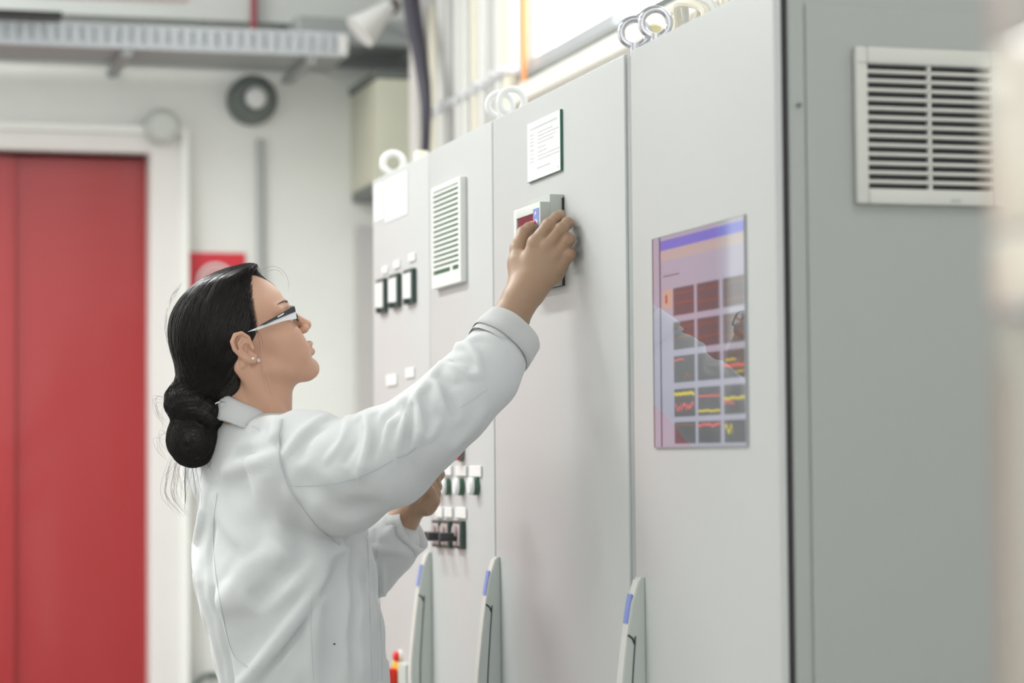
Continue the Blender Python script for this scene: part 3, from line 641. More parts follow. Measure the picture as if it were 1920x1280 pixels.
def smin(a, b, k):
    h = np.maximum(k - np.abs(a - b), 0) / k
    return np.minimum(a, b) - h * h * k * .25
def smax(a, b, k): return -smin(-a, -b, k)
def rc(p, a, b, ra, rb):
    a = np.asarray(a, f32); b = np.asarray(b, f32); ba = b - a; pa = p - a
    h = np.clip(pa @ ba / f32(max(ba @ ba, 1e-12)), 0, 1)
    return np.sqrt(((pa - h[:, None] * ba) ** 2).sum(1)) - (f32(ra) + f32(rb - ra) * h)
def chain(p, pts, k=None):
    d = None
    for (a, ra), (b, rb) in zip(pts[:-1], pts[1:]):
        q = rc(p, a, b, ra, rb); d = q if d is None else (np.minimum(d, q) if k is None else smin(d, q, k))
    return d
def ell(p, c, r, R=None):
    q = p - np.asarray(c, f32)
    if R is not None: q = q @ np.asarray(R, f32)
    r = np.asarray(r, f32)
    k0 = np.sqrt(((q / r) ** 2).sum(1)); k1 = np.sqrt(((q / (r * r)) ** 2).sum(1)) + 1e-9
    return k0 * (k0 - 1) / k1

def surfnet(fn, lo, hi, h, B=12):
    lo = np.asarray(lo, float); hi = np.asarray(hi, float)
    nb = np.ceil((hi - lo) / (h * B)).astype(int); n = nb * B
    bi = np.stack(np.meshgrid(*[np.arange(k) for k in nb], indexing='ij'), -1).reshape(-1, 3)
    cen = (lo + (bi * B + (B - 1) / 2) * h).astype(f32)
    dc = fn(cen); rad = B * h * .866 * 1.35 + h * 2
    V = np.ones(n, f32)
    act = np.abs(dc) < rad
    for b, d in zip(bi[~act], dc[~act]):
        if d < 0: V[b[0] * B:(b[0] + 1) * B, b[1] * B:(b[1] + 1) * B, b[2] * B:(b[2] + 1) * B] = -1
    ab = bi[act]; off = np.stack(np.meshgrid(*[np.arange(B)] * 3, indexing='ij'), -1).reshape(-1, 3)
    for s in range(0, len(ab), 48):
        ch = ab[s:s + 48]
        pts = (lo + (ch[:, None, :] * B + off[None]).reshape(-1, 3) * h).astype(f32)
        vals = fn(pts).reshape(len(ch), B, B, B)
        for b, vv in zip(ch, vals): V[b[0] * B:(b[0] + 1) * B, b[1] * B:(b[1] + 1) * B, b[2] * B:(b[2] + 1) * B] = vv
    ins = V < 0
    c = np.zeros(np.array(n) - 1, np.uint8)
    for i in (0, 1):
        for j in (0, 1):
            for k in (0, 1): c += ins[i:n[0] - 1 + i, j:n[1] - 1 + j, k:n[2] - 1 + k]
    cells = np.argwhere((c > 0) & (c < 8)); idx = np.full(c.shape, -1, np.int32); idx[tuple(cells.T)] = np.arange(len(cells))
    acc = np.zeros((len(cells), 3)); cnt = np.zeros(len(cells))
    cr = [(i, j, k) for i in (0, 1) for j in (0, 1) for k in (0, 1)]
    val = {q: V[cells[:, 0] + q[0], cells[:, 1] + q[1], cells[:, 2] + q[2]] for q in cr}
    for ax in range(3):
        for q in cr:
            if q[ax]: continue
            q2 = list(q); q2[ax] = 1; q2 = tuple(q2)
            a, b = val[q], val[q2]; m = (a < 0) != (b < 0)
            t = np.where(m, a / np.where(m, a - b, 1), 0)
            pt = np.array(q, float)[None].repeat(len(cells), 0); pt[:, ax] = t
            acc += pt * m[:, None]; cnt += m
    verts = lo + (cells + acc / cnt[:, None]) * h
    faces = []
    for ax in range(3):
        o1, o2 = [(1, 2), (2, 0), (0, 1)][ax]
        sl0 = [slice(1, -1)] * 3; sl1 = [slice(1, -1)] * 3
        sl0[ax] = slice(0, n[ax] - 1); sl1[ax] = slice(1, n[ax])
        A = ins[tuple(sl0)]; Bm = ins[tuple(sl1)]
        e = np.argwhere(A != Bm)
        if not len(e): continue
        g = e.copy(); g[:, o1] += 1; g[:, o2] += 1; g = g  # grid index of the edge start
        sgn = A[tuple(e.T)]
        def ci(d1, d2):
            q = g.copy(); q[:, o1] += d1; q[:, o2] += d2; return idx[tuple(q.T)]
        quad = np.stack([ci(-1, -1), ci(0, -1), ci(0, 0), ci(-1, 0)], 1)
        quad[~sgn] = quad[~sgn][:, ::-1]
        faces.append(quad)
    faces = np.concatenate(faces); faces = faces[(faces >= 0).all(1)]
    return verts, faces
def relax(v, f, it=2, w=.5):
    n = len(v)
    for _ in range(it):
        acc = np.zeros_like(v); cnt = np.zeros(n)
        for i in range(4):
            a, b = f[:, i], f[:, (i + 1) % 4]
            for c in range(3): acc[:, c] += np.bincount(a, v[b, c], n) + np.bincount(b, v[a, c], n)
            cnt += np.bincount(a, minlength=n) + np.bincount(b, minlength=n)
        v = v * (1 - w) + acc / np.maximum(cnt, 1)[:, None] * w
    return v
def npmesh(name, parts, m, parent, smooth=True, colors=None):
    """parts: list of (verts in world, quads or tris)"""
    vs = []; fs = []; b = 0
    for v, f in parts:
        vs.append(v); fs.append(np.asarray(f) + b); b += len(v)
    v = np.concatenate(vs) - WL[parent.name]
    me = bpy.data.meshes.new(name)
    nv = len(v); me.vertices.add(nv); me.vertices.foreach_set('co', v.astype(f32).ravel())
    lens = np.concatenate([np.full(len(f), f.shape[1]) for f in fs]); loops = np.concatenate([f.ravel() for f in fs])
    me.loops.add(len(loops)); me.loops.foreach_set('vertex_index', loops.astype(np.int32))
    me.polygons.add(len(lens)); me.polygons.foreach_set('loop_start', np.concatenate([[0], np.cumsum(lens)[:-1]]).astype(np.int32))
    if smooth: me.polygons.foreach_set('use_smooth', np.ones(len(lens), bool))
    if colors is not None:
        ca = me.color_attributes.new('tone', 'FLOAT_COLOR', 'POINT'); ca.data.foreach_set('color', np.concatenate([colors] * 1).astype(f32).ravel())
    me.update(calc_edges=True); me.validate(); me.materials.append(m)
    o = bpy.data.objects.new(name, me); _link(o, parent, WL[parent.name]); return o

# ---- materials of the figure
M_skin = mat('skin', (0.62, 0.365, 0.255), 0.48, var=0.05, vscale=30, bump=.06, bscale=500, sss=.35)
def shade_hands():  # shade on the hands multiplied into the skin colour
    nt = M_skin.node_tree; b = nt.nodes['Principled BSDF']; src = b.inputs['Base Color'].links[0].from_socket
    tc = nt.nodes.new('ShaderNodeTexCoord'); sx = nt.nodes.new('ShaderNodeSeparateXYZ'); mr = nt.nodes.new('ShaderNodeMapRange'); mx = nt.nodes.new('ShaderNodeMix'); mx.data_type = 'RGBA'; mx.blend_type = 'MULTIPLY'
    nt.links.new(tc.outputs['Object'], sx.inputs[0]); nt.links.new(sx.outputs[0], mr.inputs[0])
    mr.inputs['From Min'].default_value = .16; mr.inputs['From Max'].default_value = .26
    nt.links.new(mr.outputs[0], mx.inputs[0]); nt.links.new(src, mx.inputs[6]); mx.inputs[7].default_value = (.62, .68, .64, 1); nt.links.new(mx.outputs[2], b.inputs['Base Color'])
shade_hands()
def cloth_mat():
    m = bpy.data.materials.new('white_coat_cotton'); m.use_nodes = True; nt = m.node_tree; b = nt.nodes['Principled BSDF']
    b.inputs['Base Color'].default_value = (.66, .675, .682, 1); b.inputs['Subsurface Weight'].default_value = .5; b.inputs['Subsurface Radius'].default_value = (1, 1, 1); b.inputs['Subsurface Scale'].default_value = .03; b.inputs['Roughness'].default_value = .8; b.inputs['Specular IOR Level'].default_value = .25; b.inputs['Sheen Weight'].default_value = .15
    tc = nt.nodes.new('ShaderNodeTexCoord')
    n1 = nt.nodes.new('ShaderNodeTexNoise'); n1.inputs['Scale'].default_value = 24; n1.inputs['Detail'].default_value = 5; n1.inputs['Roughness'].default_value = .55; n1.inputs['Distortion'].default_value = .6
    n2 = nt.nodes.new('ShaderNodeTexNoise'); n2.inputs['Scale'].default_value = 1400; n2.inputs['Detail'].default_value = 1
    for n in (n1, n2): nt.links.new(tc.outputs['Object'], n.inputs['Vector'])
    b1 = nt.nodes.new('ShaderNodeBump'); b1.inputs['Strength'].default_value = .22; b1.inputs['Distance'].default_value = .006
    b2 = nt.nodes.new('ShaderNodeBump'); b2.inputs['Strength'].default_value = .12; b2.inputs['Distance'].default_value = .0005
    nt.links.new(n1.outputs['Fac'], b1.inputs['Height']); nt.links.new(n2.outputs['Fac'], b2.inputs['Height'])
    nt.links.new(b1.outputs['Normal'], b2.inputs['Normal']); nt.links.new(b2.outputs['Normal'], b.inputs['Normal'])
    return m
M_coat = cloth_mat()
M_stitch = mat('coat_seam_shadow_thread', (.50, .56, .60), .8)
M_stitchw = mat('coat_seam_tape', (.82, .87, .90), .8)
def hair_mat(name, col, rough=.38):
    m = bpy.data.materials.new(name); m.use_nodes = True; nt = m.node_tree; b = nt.nodes['Principled BSDF']
    tc = nt.nodes.new('ShaderNodeTexCoord'); n = nt.nodes.new('ShaderNodeTexNoise'); n.inputs['Scale'].default_value = 120; n.inputs['Detail'].default_value = 3
    nt.links.new(tc.outputs['Object'], n.inputs['Vector'])
    mx = nt.nodes.new('ShaderNodeMix'); mx.data_type = 'RGBA'
    mx.inputs[6].default_value = (*[c * .55 for c in col], 1); mx.inputs[7].default_value = (*[c * 1.5 for c in col], 1)
    nt.links.new(n.outputs['Fac'], mx.inputs[0]); nt.links.new(mx.outputs[2], b.inputs['Base Color'])
    b.inputs['Roughness'].default_value = rough; b.inputs['Specular IOR Level'].default_value = .35
    return m
M_hair = hair_mat('black_brown_hair', (.008, .0065, .006))
M_hairs = hair_mat('black_brown_hair_strand', (.013, .010, .009), .30)

# ---- head frame (millimetres: forward, side towards the camera, up)
PITCH, YAW = math.radians(26), math.radians(10)
cp_, sp_, cy_, sy_ = math.cos(PITCH), math.sin(PITCH), math.cos(YAW), math.sin(YAW)
HF = np.array([cp_ * cy_, sp_, cp_ * sy_]); HU = np.array([-sp_ * cy_, cp_, -sp_ * sy_]); HS = np.array([sy_, 0, -cy_])
H0 = VP(457, 658, 3.95)
HM = np.stack([HF, HS, HU], 1).astype(f32)          # local -> V
def toH(p): return ((p - H0.astype(f32)) @ HM) * f32(1000)
def fromH(q): return H0 + (np.asarray(q, float) / 1000) @ HM.T.astype(float)

def head_core(q):
    """head in local millimetres, q[:,1] already |side|"""
    d = ell(q, (0, 0, 48), (96.5, 70, 82))
    d = smin(d, ell(q, (48, 0, -22), (49, 52, 64)), 22)
    d = smin(d, rc(q, (6, 50, -34), (78, 13, -74), 13, 14), 18)
    d = smin(d, rc(q, (84, 0, -73), (78, 10, -72), 16, 14), 14)
    d = smin(d, ell(q, (66, 37, -12), (27, 22, 25)), 22)
    d = smin(d, ell(q, (74, 28, -40), (20, 20, 22)), 18)
    d = smin(d, rc(q, (90, 8, 37), (76, 44, 36), 8.5, 8), 10)
    d = smax(d, -ell(q, (101, 31, 20), (15, 17, 11)), 9)
    d = smin(d, ell(q, (83, 31, 20), (13, 14.5, 9.5)), 3)
    d = smin(d, rc(q, (92, 0, 26), (109, 0, -4), 6.5, 8.5), 8)
    d = smin(d, ell(q, (110, 0, -7), (8.5, 8.5, 7.5)), 5)
    d = smin(d, ell(q, (103.5, 10.5, -11), (8.5, 6.5, 6.5)), 4)
    d = smax(d, -ell(q, (107, 5.5, -18), (4, 3, 3)), 3)
    d = smin(d, rc(q, (101, 0, -37), (92, 19, -41.5), 6.2, 3.6), 5)
    d = smin(d, rc(q, (98.5, 0, -49), (91, 17, -45), 6.6, 3.6), 5)
    d = smax(d, -rc(q, (108, 0, -43.2), (93, 25, -42.5), 3.2, 1.8), 1.6)
    return d
EAR = [((3, 73, 4), 3.0), ((4, 75, 19), 3.2), ((-3, 78, 30), 3.4), ((-14, 81, 32), 3.6), ((-23, 84, 24), 3.6), ((-25, 84, 11), 3.4), ((-20, 82, -3), 3.2), ((-12, 79, -13), 3.6), ((-4, 77, -18), 4.6), ((0, 75, -12), 4.0)]
ANTI = [((-7, 80, 22), 2.4), ((-15, 82, 17), 2.8), ((-17, 82, 5), 2.8), ((-11, 79, -6), 2.6)]
def ear_sdf(q):
    d = ell(q, (-10, 75, 8), (14, 4, 22))
    d = smin(d, rc(q, (-6, 66, 8), (-10, 75, 8), 12, 9), 4)
    d = smax(d, -ell(q, (-5, 82, 3), (8, 8, 10)), 3)
    d = smin(d, chain(q, EAR), 2.2); d = smin(d, chain(q, ANTI), 2)
    return smin(d, ell(q, (2.5, 76, 1), (3.2, 3.6, 5)), 2)
EOFF = np.array([8, 0, 0], f32)
NECK = [(VP(470, 690, 3.955), .052), (VP(482, 745, 3.962), .0525), (VP(480, 800, 3.970), .055), (VP(482, 900, 3.98), .050)]
def head_sdf(p):
    q = toH(p); qa = q.copy(); qa[:, 1] = np.abs(qa[:, 1])
    d = head_core(qa) / 1000
    m = (np.abs(q[:, 0] + 8) < 45) & (np.abs(qa[:, 1] - 76) < 30) & (np.abs(q[:, 2] - 5) < 48)
    if m.any(): d[m] = smin(d[m], ear_sdf(qa[m] - EOFF) / 1000, f32(.004))
    d = smin(d, chain(p, NECK, .02), f32(.018))
    d = smin(d, rc(p, VP(452, 690, 3.885), VP(535, 800, 3.93), .010, .009), f32(.022))      # neck muscle
    return d.astype(f32)

# ---- hair: cap, nape, bun
G_P = [-95, -60, -30, -12, 0, 10, 20, 33, 60, 80, 98, 110, 120, 135]
G_N = [-38, -30, -22, -8, 4, 16, 25, 32, 40, 47, 58, 74, 100, 140]
G_Fr = [-38, -30, -22, -8, 4, 16, 25, 34, 80, 125, 140, 140, 140, 140]
def cap_sdf(p):
    q = toH(p); s = q[:, 1]
    qa = q.copy(); qa[:, 1] = np.abs(s)
    d = ell(qa, (-4, 0, 47), (101, 77.5, 87))
    d = smin(d, ell(qa, (-30, 0, 10), (70, 66, 80)), 25)
    d = smin(d, ell(q, (35, 20, 116), (45, 40, 14)), 20)          # lifted fringe above the forehead
    t = np.clip((s + 8) / 30, 0, 1); t = t * t * (3 - 2 * t)
    g = np.interp(q[:, 2], G_P, G_N) * t + np.interp(q[:, 2], G_P, G_Fr) * (1 - t)
    d = smax(d, (q[:, 0] - g) * .8, 13)
    d = smax(d, -ell(qa, (1, 84, 4), (20, 18, 29)), 5)
    return (d / 1000).astype(f32)
NAPE = [(VP(400, 660, 3.955), PX(66)), (VP(385, 715, 3.96), PX(50)), (VP(368, 748, 3.96), PX(42))]
BUN1, BUN1R = VP(362, 753, 3.955), np.array([PX(54), PX(50), PX(56)])
BUN2, BUN2R = VP(362, 821, 3.955), np.array([PX(50), PX(55), PX(50)])
def bun_sdf(p):
    d = ell(p, BUN1, BUN1R)
    d = smin(d, ell(p, VP(392, 775, 3.95), (PX(34), PX(34), PX(44))), f32(.012))
    d = smin(d, ell(p, BUN2, BUN2R), f32(.007))
    # twisted locks
    a = p - BUN2.astype(f32); r2 = np.sqrt(a[:, 0] ** 2 + a[:, 1] ** 2); th = np.arctan2(a[:, 1], a[:, 0])
    d = d + f32(.0007) * np.sin(r2 * 300 + th * 2 + a[:, 2] * 90 + np.sin(a[:, 1] * 90)) + f32(.0004) * np.sin(r2 * 900 + th * 5 + a[:, 2] * 200)
    return d.astype(f32)
def hair_sdf(p):
    d = cap_sdf(p)
    d = smin(d, chain(p, NAPE, .02), f32(.02))
    # keep the nape hair off the neck front and the ear
    q = toH(p)
    d = smax(d, ((q[:, 0] - np.interp(q[:, 2], G_P, G_N)) * .8 / 1000).astype(f32) - f32(.05) * (q[:, 1] < 10), f32(.006))
    rip = np.sin(q[:, 1] * .55 + q[:, 0] * .06) * .5 + np.sin(q[:, 1] * 1.3 - q[:, 2] * .05 + 1.3) * .3
    d = d + f32(.0005) * rip
    return smin(d, bun_sdf(p), f32(.006)).astype(f32)

# ---- right hand on the controller, left hand below
def seglist(pts): return [(VP(a, b, d), r) for a, b, d, r in pts]
R_ARM = seglist([(800, 800, 3.70, .045), (900, 690, 3.75, .037), (955, 600, 3.782, .0285), (975, 562, 3.790, .0265), (984, 545, 3.793, .025)])
R_META = [seglist([(974, 545, 3.800, .0155), (1003, 455, 3.807, .0118)]), seglist([(984, 545, 3.795, .0155), (1025, 463, 3.800, .0118)]),
          seglist([(994, 546, 3.795, .0150), (1041, 479, 3.799, .0115)]), seglist([(1003, 549, 3.80, .0145), (1050, 500, 3.800, .0115)])]
R_FING = [seglist([(1003, 455, 3.807, .0112), (1029, 422, 3.806, .0103), (1044, 408, 3.828, .0092), (1052, 402, 3.846, .0080)]),
          seglist([(1025, 463, 3.800, .0112), (1052, 430, 3.797, .0103), (1064, 418, 3.812, .0092), (1061, 420, 3.838, .0082)]),
          seglist([(1041, 479, 3.799, .0110), (1065, 449, 3.795, .0102), (1063, 446, 3.820, .0090), (1052, 452, 3.842, .0080)]),
          seglist([(1050, 500, 3.800, .0108), (1067, 477, 3.794, .0097), (1064, 474, 3.818, .0084), (1054, 478, 3.838, .0075)])]
R_THUMB = seglist([(975, 530, 3.806, .0165), (972, 490, 3.822, .0150), (971, 466, 3.836, .0120), (982, 437, 3.856, .0104), (992, 428, 3.868, .0090), (1000, 423.5, 3.876, .0076)])
def rhand_sdf(p):
    d = chain(p, R_ARM, .012)
    for m in R_META: d = smin(d, chain(p, m), f32(.016))
    d = smin(d, rc(p, VP(972, 500, 3.822), VP(1040, 515, 3.815), .014, .012), f32(.02))
    d = smin(d, chain(p, R_THUMB, .006), f32(.012))
    fd = None
    for i, fg in enumerate(R_FING):
        q = chain(p, fg, .004)
        q = smin(q, rc(p, fg[1][0], fg[1][0] + np.array([0, 0, -.002]), fg[1][1] * .96, fg[1][1] * .9), f32(.004))
        fd = q if fd is None else smin(fd, q, f32(.0007))
    d = smin(d, fd, f32(.0042))
    for a in R_META[:3]:   # knuckles
        k = a[1][0] + np.array([0, 0, -.004]); d = smin(d, rc(p, k, k, .0098, .0098), f32(.006))
    return d.astype(f32)
L_ARM = seglist([(640, 1075, 4.15, .042), (720, 1030, 4.14, .036), (757, 972, 4.13, .025), (771, 951, 4.125, .0235)])
L_META = [seglist([(774, 951, 4.112, .019), (799, 942, 4.10, .021)]), seglist([(776, 944, 4.13, .018), (800, 922, 4.135, .016)])]
L_FING = [seglist([(800, 952, 4.095, .0135), (812, 938, 4.090, .0115), (806, 922, 4.085, .0105), (792, 925, 4.085, .009)]),
          seglist([(803, 945, 4.11, .013), (814, 925, 4.105, .011), (808, 910, 4.098, .010), (795, 915, 4.095, .0085)]),
          seglist([(802, 935, 4.13, .0125), (817, 912, 4.125, .0105), (815, 897, 4.112, .0095), (802, 900, 4.105, .0082)]),
          seglist([(798, 925, 4.145, .012), (815, 902, 4.14, .0100), (824, 889, 4.13, .0090), (822, 884, 4.12, .008)])]
L_THUMB = seglist([(776, 948, 4.10, .0150), (780, 933, 4.08, .0118), (790, 918, 4.072, .0100), (802, 908, 4.07, .0085)])
def lhand_sdf(p):
    d = chain(p, L_ARM, .012)
    for m in L_META: d = smin(d, chain(p, m), f32(.014))
    fd = None
    for fg in L_FING:
        q = chain(p, fg, .004); fd = q if fd is None else smin(fd, q, f32(.0018))
    d = smin(d, fd, f32(.006)); return smin(d, chain(p, L_THUMB, .005), f32(.005)).astype(f32)

# ---- the coat
TH = math.radians(28); CT, ST = math.cos(TH), math.sin(TH)
T_PY = np.array([770, 800, 840, 880, 950, 1020, 1080, 1150, 1280, 1450, 1700, 1860.])
T_CX = np.array([478, 486, 503, 519, 532, 534, 534, 545, 566, 580, 590, 595.])
T_HW = np.array([48, 72, 100, 124, 152, 170, 179, 176, 166, 172, 196, 208.])
DT0 = 3.985
T_Y = (640 - T_PY) / FPX * DT0; T_X = (T_CX - 960) / FPX * DT0; T_A = T_HW * .897 * DT0 / FPX
ARM = seglist([(566, 880, 3.815, PX(92, 3.8)), (640, 893, 3.79, PX(103, 3.78)), (720, 860, 3.745, PX(91, 3.74)), (800, 803, 3.715, PX(77, 3.71)), (860, 750, 3.722, PX(70, 3.72)), (905, 700, 3.745, PX(65, 3.745)), (925, 671, 3.76, PX(62, 3.76))])
SH_R, SH_L = VP(575, 852, 3.83), VP(424, 858, 4.11)
LARM = seglist([(600, 1100, 4.17, .068), (690, 1052, 4.15, .058), (722, 1027, 4.14, .050), (736, 1012, 4.135, .046)])
LUP = seglist([(440, 880, 4.10, .075), (520, 1010, 4.18, .075), (600, 1100, 4.17, .068)])
UPB = seglist([(466, 806, 3.975, PX(57)), (452, 868, 3.99, PX(60)), (462, 950, 3.99, PX(88))])
def torso_sdf(p):
    y = p[:, 1]; order = np.argsort(T_Y)
    cx = np.interp(y, T_Y[order], T_X[order]); a = np.interp(y, T_Y[order], T_A[order]); b = a * 1.42
    dx = p[:, 0] - cx; dz = p[:, 2] - DT0
    u = dx * CT + dz * ST; s = dx * ST - dz * CT
    k = np.sqrt((u / a) ** 2 + (s / b) ** 2); d = (k - 1) * np.minimum(a, b) * .9
    return np.maximum(np.maximum(d, y - T_Y[0]), T_Y[-1] - y).astype(f32)
def coat_base(p):
    d = torso_sdf(p)
    d = smin(d, rc(p, SH_R, SH_L, .066, .066), f32(.05))
    d = smin(d, chain(p, ARM, .02), f32(.045))
    d = smin(d, chain(p, LUP, .02), f32(.04)); d = smin(d, chain(p, LARM, .02), f32(.012))
    d = smin(d, chain(p, UPB, .02), f32(.03))
    d = smax(d, -chain(p, [(NECK[0][0], .060), (NECK[1][0], .060), (VP(481, 768, 3.966), .055)]), f32(.008))
    return d.astype(f32)
def hit(fn, px, py, z0=3.45, z1=4.6):
    px = np.atleast_1d(px).astype(float); py = np.atleast_1d(py).astype(float)
    dr = np.stack([(px - 960) / FPX, (640 - py) / FPX, np.ones_like(px)], 1); z = np.full(len(px), z0)
    for _ in range(90):
        z = z + np.clip(fn((dr * z[:, None]).astype(f32)), -.02, .05) * .7
    ok = np.abs(fn((dr * z[:, None]).astype(f32))) < .004
    return dr * z[:, None], ok
def poly_pts(poly, step=10):
    out = []
    for (x0, y0), (x1, y1) in zip(poly[:-1], poly[1:]):
        n = max(1, int(math.hypot(x1 - x0, y1 - y0) / step))
        out += [(x0 + (x1 - x0) * i / n, y0 + (y1 - y0) * i / n) for i in range(n)]
    out.append(poly[-1]); return np.array(out, float)
def smooth_poly(poly, n=6):
    P_ = [np.array(q, float) for q in poly]; P_ = [2 * P_[0] - P_[1]] + P_ + [2 * P_[-1] - P_[-2]]; out = []
    for i in range(1, len(P_) - 2):
        for t in np.arange(n) / n:
            a, b, c, d = P_[i - 1:i + 3]
            out.append(.5 * ((2 * b) + (-a + c) * t + (2 * a - 5 * b + 4 * c - d) * t * t + (-a + 3 * b - 3 * c + d) * t ** 3))
    out.append(P_[-2]); return [tuple(q) for q in out]
# folds read off the photograph: (points, radius px, height px (+ ridge, - groove), blend px)
FOLDS = [
    ([(829, 683), (806, 712), (778, 748), (762, 790), (750, 828), (742, 856)], 9, 7, 14),
    ([(775, 742), (786, 770), (787, 805), (780, 836)], 8, 7, 10),
    ([(768, 760), (766, 800), (760, 842)], 8, -5, 10),
    ([(756, 752), (735, 785), (716, 815), (694, 852), (675, 890)], 10, 7, 18),
    ([(738, 765), (715, 790), (700, 830), (690, 860)], 12, -6, 18),
    ([(683, 781), (689, 813), (684, 853), (674, 888)], 7, 5, 12),
    ([(700, 776), (704, 806), (700, 830)], 9, -4, 14),
    ([(652, 785), (641, 827), (616, 862)], 8, 5, 16),
    ([(668, 785), (664, 825), (645, 862)], 10, -4, 16),
    ([(608, 783), (585, 796), (557, 822), (542, 845)], 9, 5, 16),
    ([(600, 800), (575, 820), (560, 850)], 10, -4, 18),
    ([(832, 662), (853, 650), (878, 650), (893, 672), (899, 702)], 9, 6, 14),
    ([(838, 682), (862, 690), (882, 700), (895, 706)], 8, 5, 12),
    ([(850, 670), (874, 676), (885, 688)], 9, -5, 10),
    ([(800, 722), (815, 718), (826, 735), (832, 760), (838, 780)], 9, 7, 14),
    ([(838, 712), (842, 740), (852, 775)], 10, -5, 16),
    ([(822, 700), (845, 716), (870, 712)], 10, -5, 12),
    ([(795, 735), (800, 770), (806, 792)], 9, -5, 14),
    ([(822, 790), (812, 812), (800, 822)], 8, 4, 12),
    ([(636, 1026), (612, 1072), (585, 1115), (552, 1160), (515, 1208), (470, 1262), (430, 1310)], 11, 9, 16),
    ([(650, 1034), (628, 1082), (598, 1132), (560, 1182), (520, 1232), (486, 1282)], 9, -8, 12),
    ([(585, 1120), (540, 1190), (490, 1250), (455, 1295)], 8, 5, 14),
    ([(655, 1010), (642, 1022), (625, 1030)], 9, -8, 14),
    ([(628, 1040), (560, 1080), (500, 1105), (430, 1130)], 18, 3, 50),
    ([(560, 1030), (520, 1085), (480, 1120)], 18, -5, 40),
    ([(530, 1040), (480, 1060), (430, 1120)], 16, 3, 44),
    ([(480, 800), (505, 790), (520, 800), (512, 840)], 12, 4, 26),
    ([(440, 850), (480, 846), (515, 830)], 12, -4, 26),
    ([(430, 880), (470, 868), (510, 858)], 14, 4, 26),
    ([(415, 940), (440, 990), (470, 1020)], 16, 4, 36),
    ([(380, 960), (368, 1040), (380, 1110), (400, 1180), (425, 1290)], 9, 4, 22),
    ([(395, 990), (388, 1060), (400, 1130), (420, 1210), (436, 1295)], 10, -4, 20),
    ([(600, 1130), (585, 1200), (590, 1290)], 12, 4, 30),
    ([(640, 1060), (628, 1150), (620, 1290)], 16, -4, 34),
    ([(686, 990), (690, 1060), (692, 1130), (695, 1290)], 5, 5, 7),
    ([(700, 995), (704, 1080), (708, 1160), (712, 1290)], 6, -5, 8),
    ([(716, 1060), (721, 1140), (727, 1290)], 5, 4, 7),
    ([(665, 1030), (668, 1120), (664, 1200), (670, 1290)], 9, -4, 16),
    ([(560, 905), (600, 930), (640, 960), (690, 960)], 20, -4, 44),
    ([(720, 1010), (742, 985), (752, 965)], 8, 4, 14),
    ([(705, 1030), (735, 1030), (765, 1035)], 8, 4, 16),
    ([(880, 640), (905, 632), (925, 640)], 9, 4, 16),
    ([(900, 770), (880, 800), (850, 830)], 12, 4, 26),
]
RID = []
for poly, r, hgt, k in FOLDS:
    hgt *= 1.3; k *= .62
    pts, ok = hit(coat_base, *poly_pts(smooth_poly(poly, 4), 9).T)
    n = len(pts)
    if not ok.any(): continue
    seg = []
    for i in range(n):
        if not ok[i]: continue
        t = i / max(1, n - 1); fade = min(1, 4 * t + .15, 4 * (1 - t) + .15)
        zz = pts[i][2]; R_ = r * zz / FPX; H_ = abs(hgt) * fade * zz / FPX
        dep = zz + (R_ - H_) if hgt > 0 else zz - (R_ - H_)
        seg.append((pts[i] / zz * dep, R_))
    sg = [(a[0], b[0], a[1], b[1]) for a, b in zip(seg[:-1], seg[1:]) if np.linalg.norm(a[0] - b[0]) < .05]
    if not sg: continue
    al = np.array([q for s in sg for q in s[:2]]); pad = r * .001 + k * .001
    RID.append((sg, hgt > 0, k * 3.8 / FPX, (al.min(0) - pad).astype(f32), (al.max(0) + pad).astype(f32)))
def coat_sdf(p):
    d = coat_base(p)
    x, y, z = p[:, 0], p[:, 1], p[:, 2]
    d = d + f32(.0016) * np.sin(x * 52 + y * 31 + 1.1 * np.sin(y * 37 + z * 20)) + f32(.0011) * np.sin(y * 71 - x * 63 + z * 30 + 1.7 * np.sin(x * 29))
    for sg, up, k, lo, hi in RID:
        m = ((p > lo) & (p < hi)).all(1)
        if not m.any(): continue
        q = p[m]; e = None
        for a, b, ra, rb in sg:
            t = rc(q, a, b, ra, rb); e = t if e is None else np.minimum(e, t)
        d[m] = smin(d[m], e, f32(k)) if up else smax(d[m], -e, f32(k))
    return d.astype(f32)

import time as _t
_t0 = _t.time()
base = toW(VP(520, 1500, 3.97)); WOMAN = empty('person', (base[0], base[1], 0.0))
tag(WOMAN, 'dark-haired woman in a white lab coat reaching up to the panel instrument', 'person')
def bounds(seg, pad):
    a = np.array([q for q, r in seg]); return a.min(0) - pad, a.max(0) + pad
B_SH_R = seglist([(500, 905, 3.96, .05), (575, 885, 3.83, .045), (700, 865, 3.76, .046), (800, 800, 3.70, .045)])
B_SH_L = seglist([(500, 905, 3.99, .05), (455, 900, 4.09, .045), (525, 1015, 4.18, .048), (600, 1098, 4.17, .046), (640, 1075, 4.15, .042)])
CORE = seglist([(485, 840, 3.975, .045), (520, 960, 3.985, .08), (540, 1100, 3.985, .085)])
def body_sdf(p):
    d = chain(p, CORE, .03)
    d = smin(d, chain(p, B_SH_R, .02), f32(.03)); d = smin(d, chain(p, B_SH_L, .02), f32(.03))
    for fn, c, r in NEAR:
        q = np.sqrt(((p - c) ** 2).sum(1)) - r; m = q < .05
        e = q.astype(f32)
        if m.any(): e[m] = fn(p[m])
        d = smin(d, e, f32(.03 if fn is head_sdf else .002))
    return d.astype(f32)
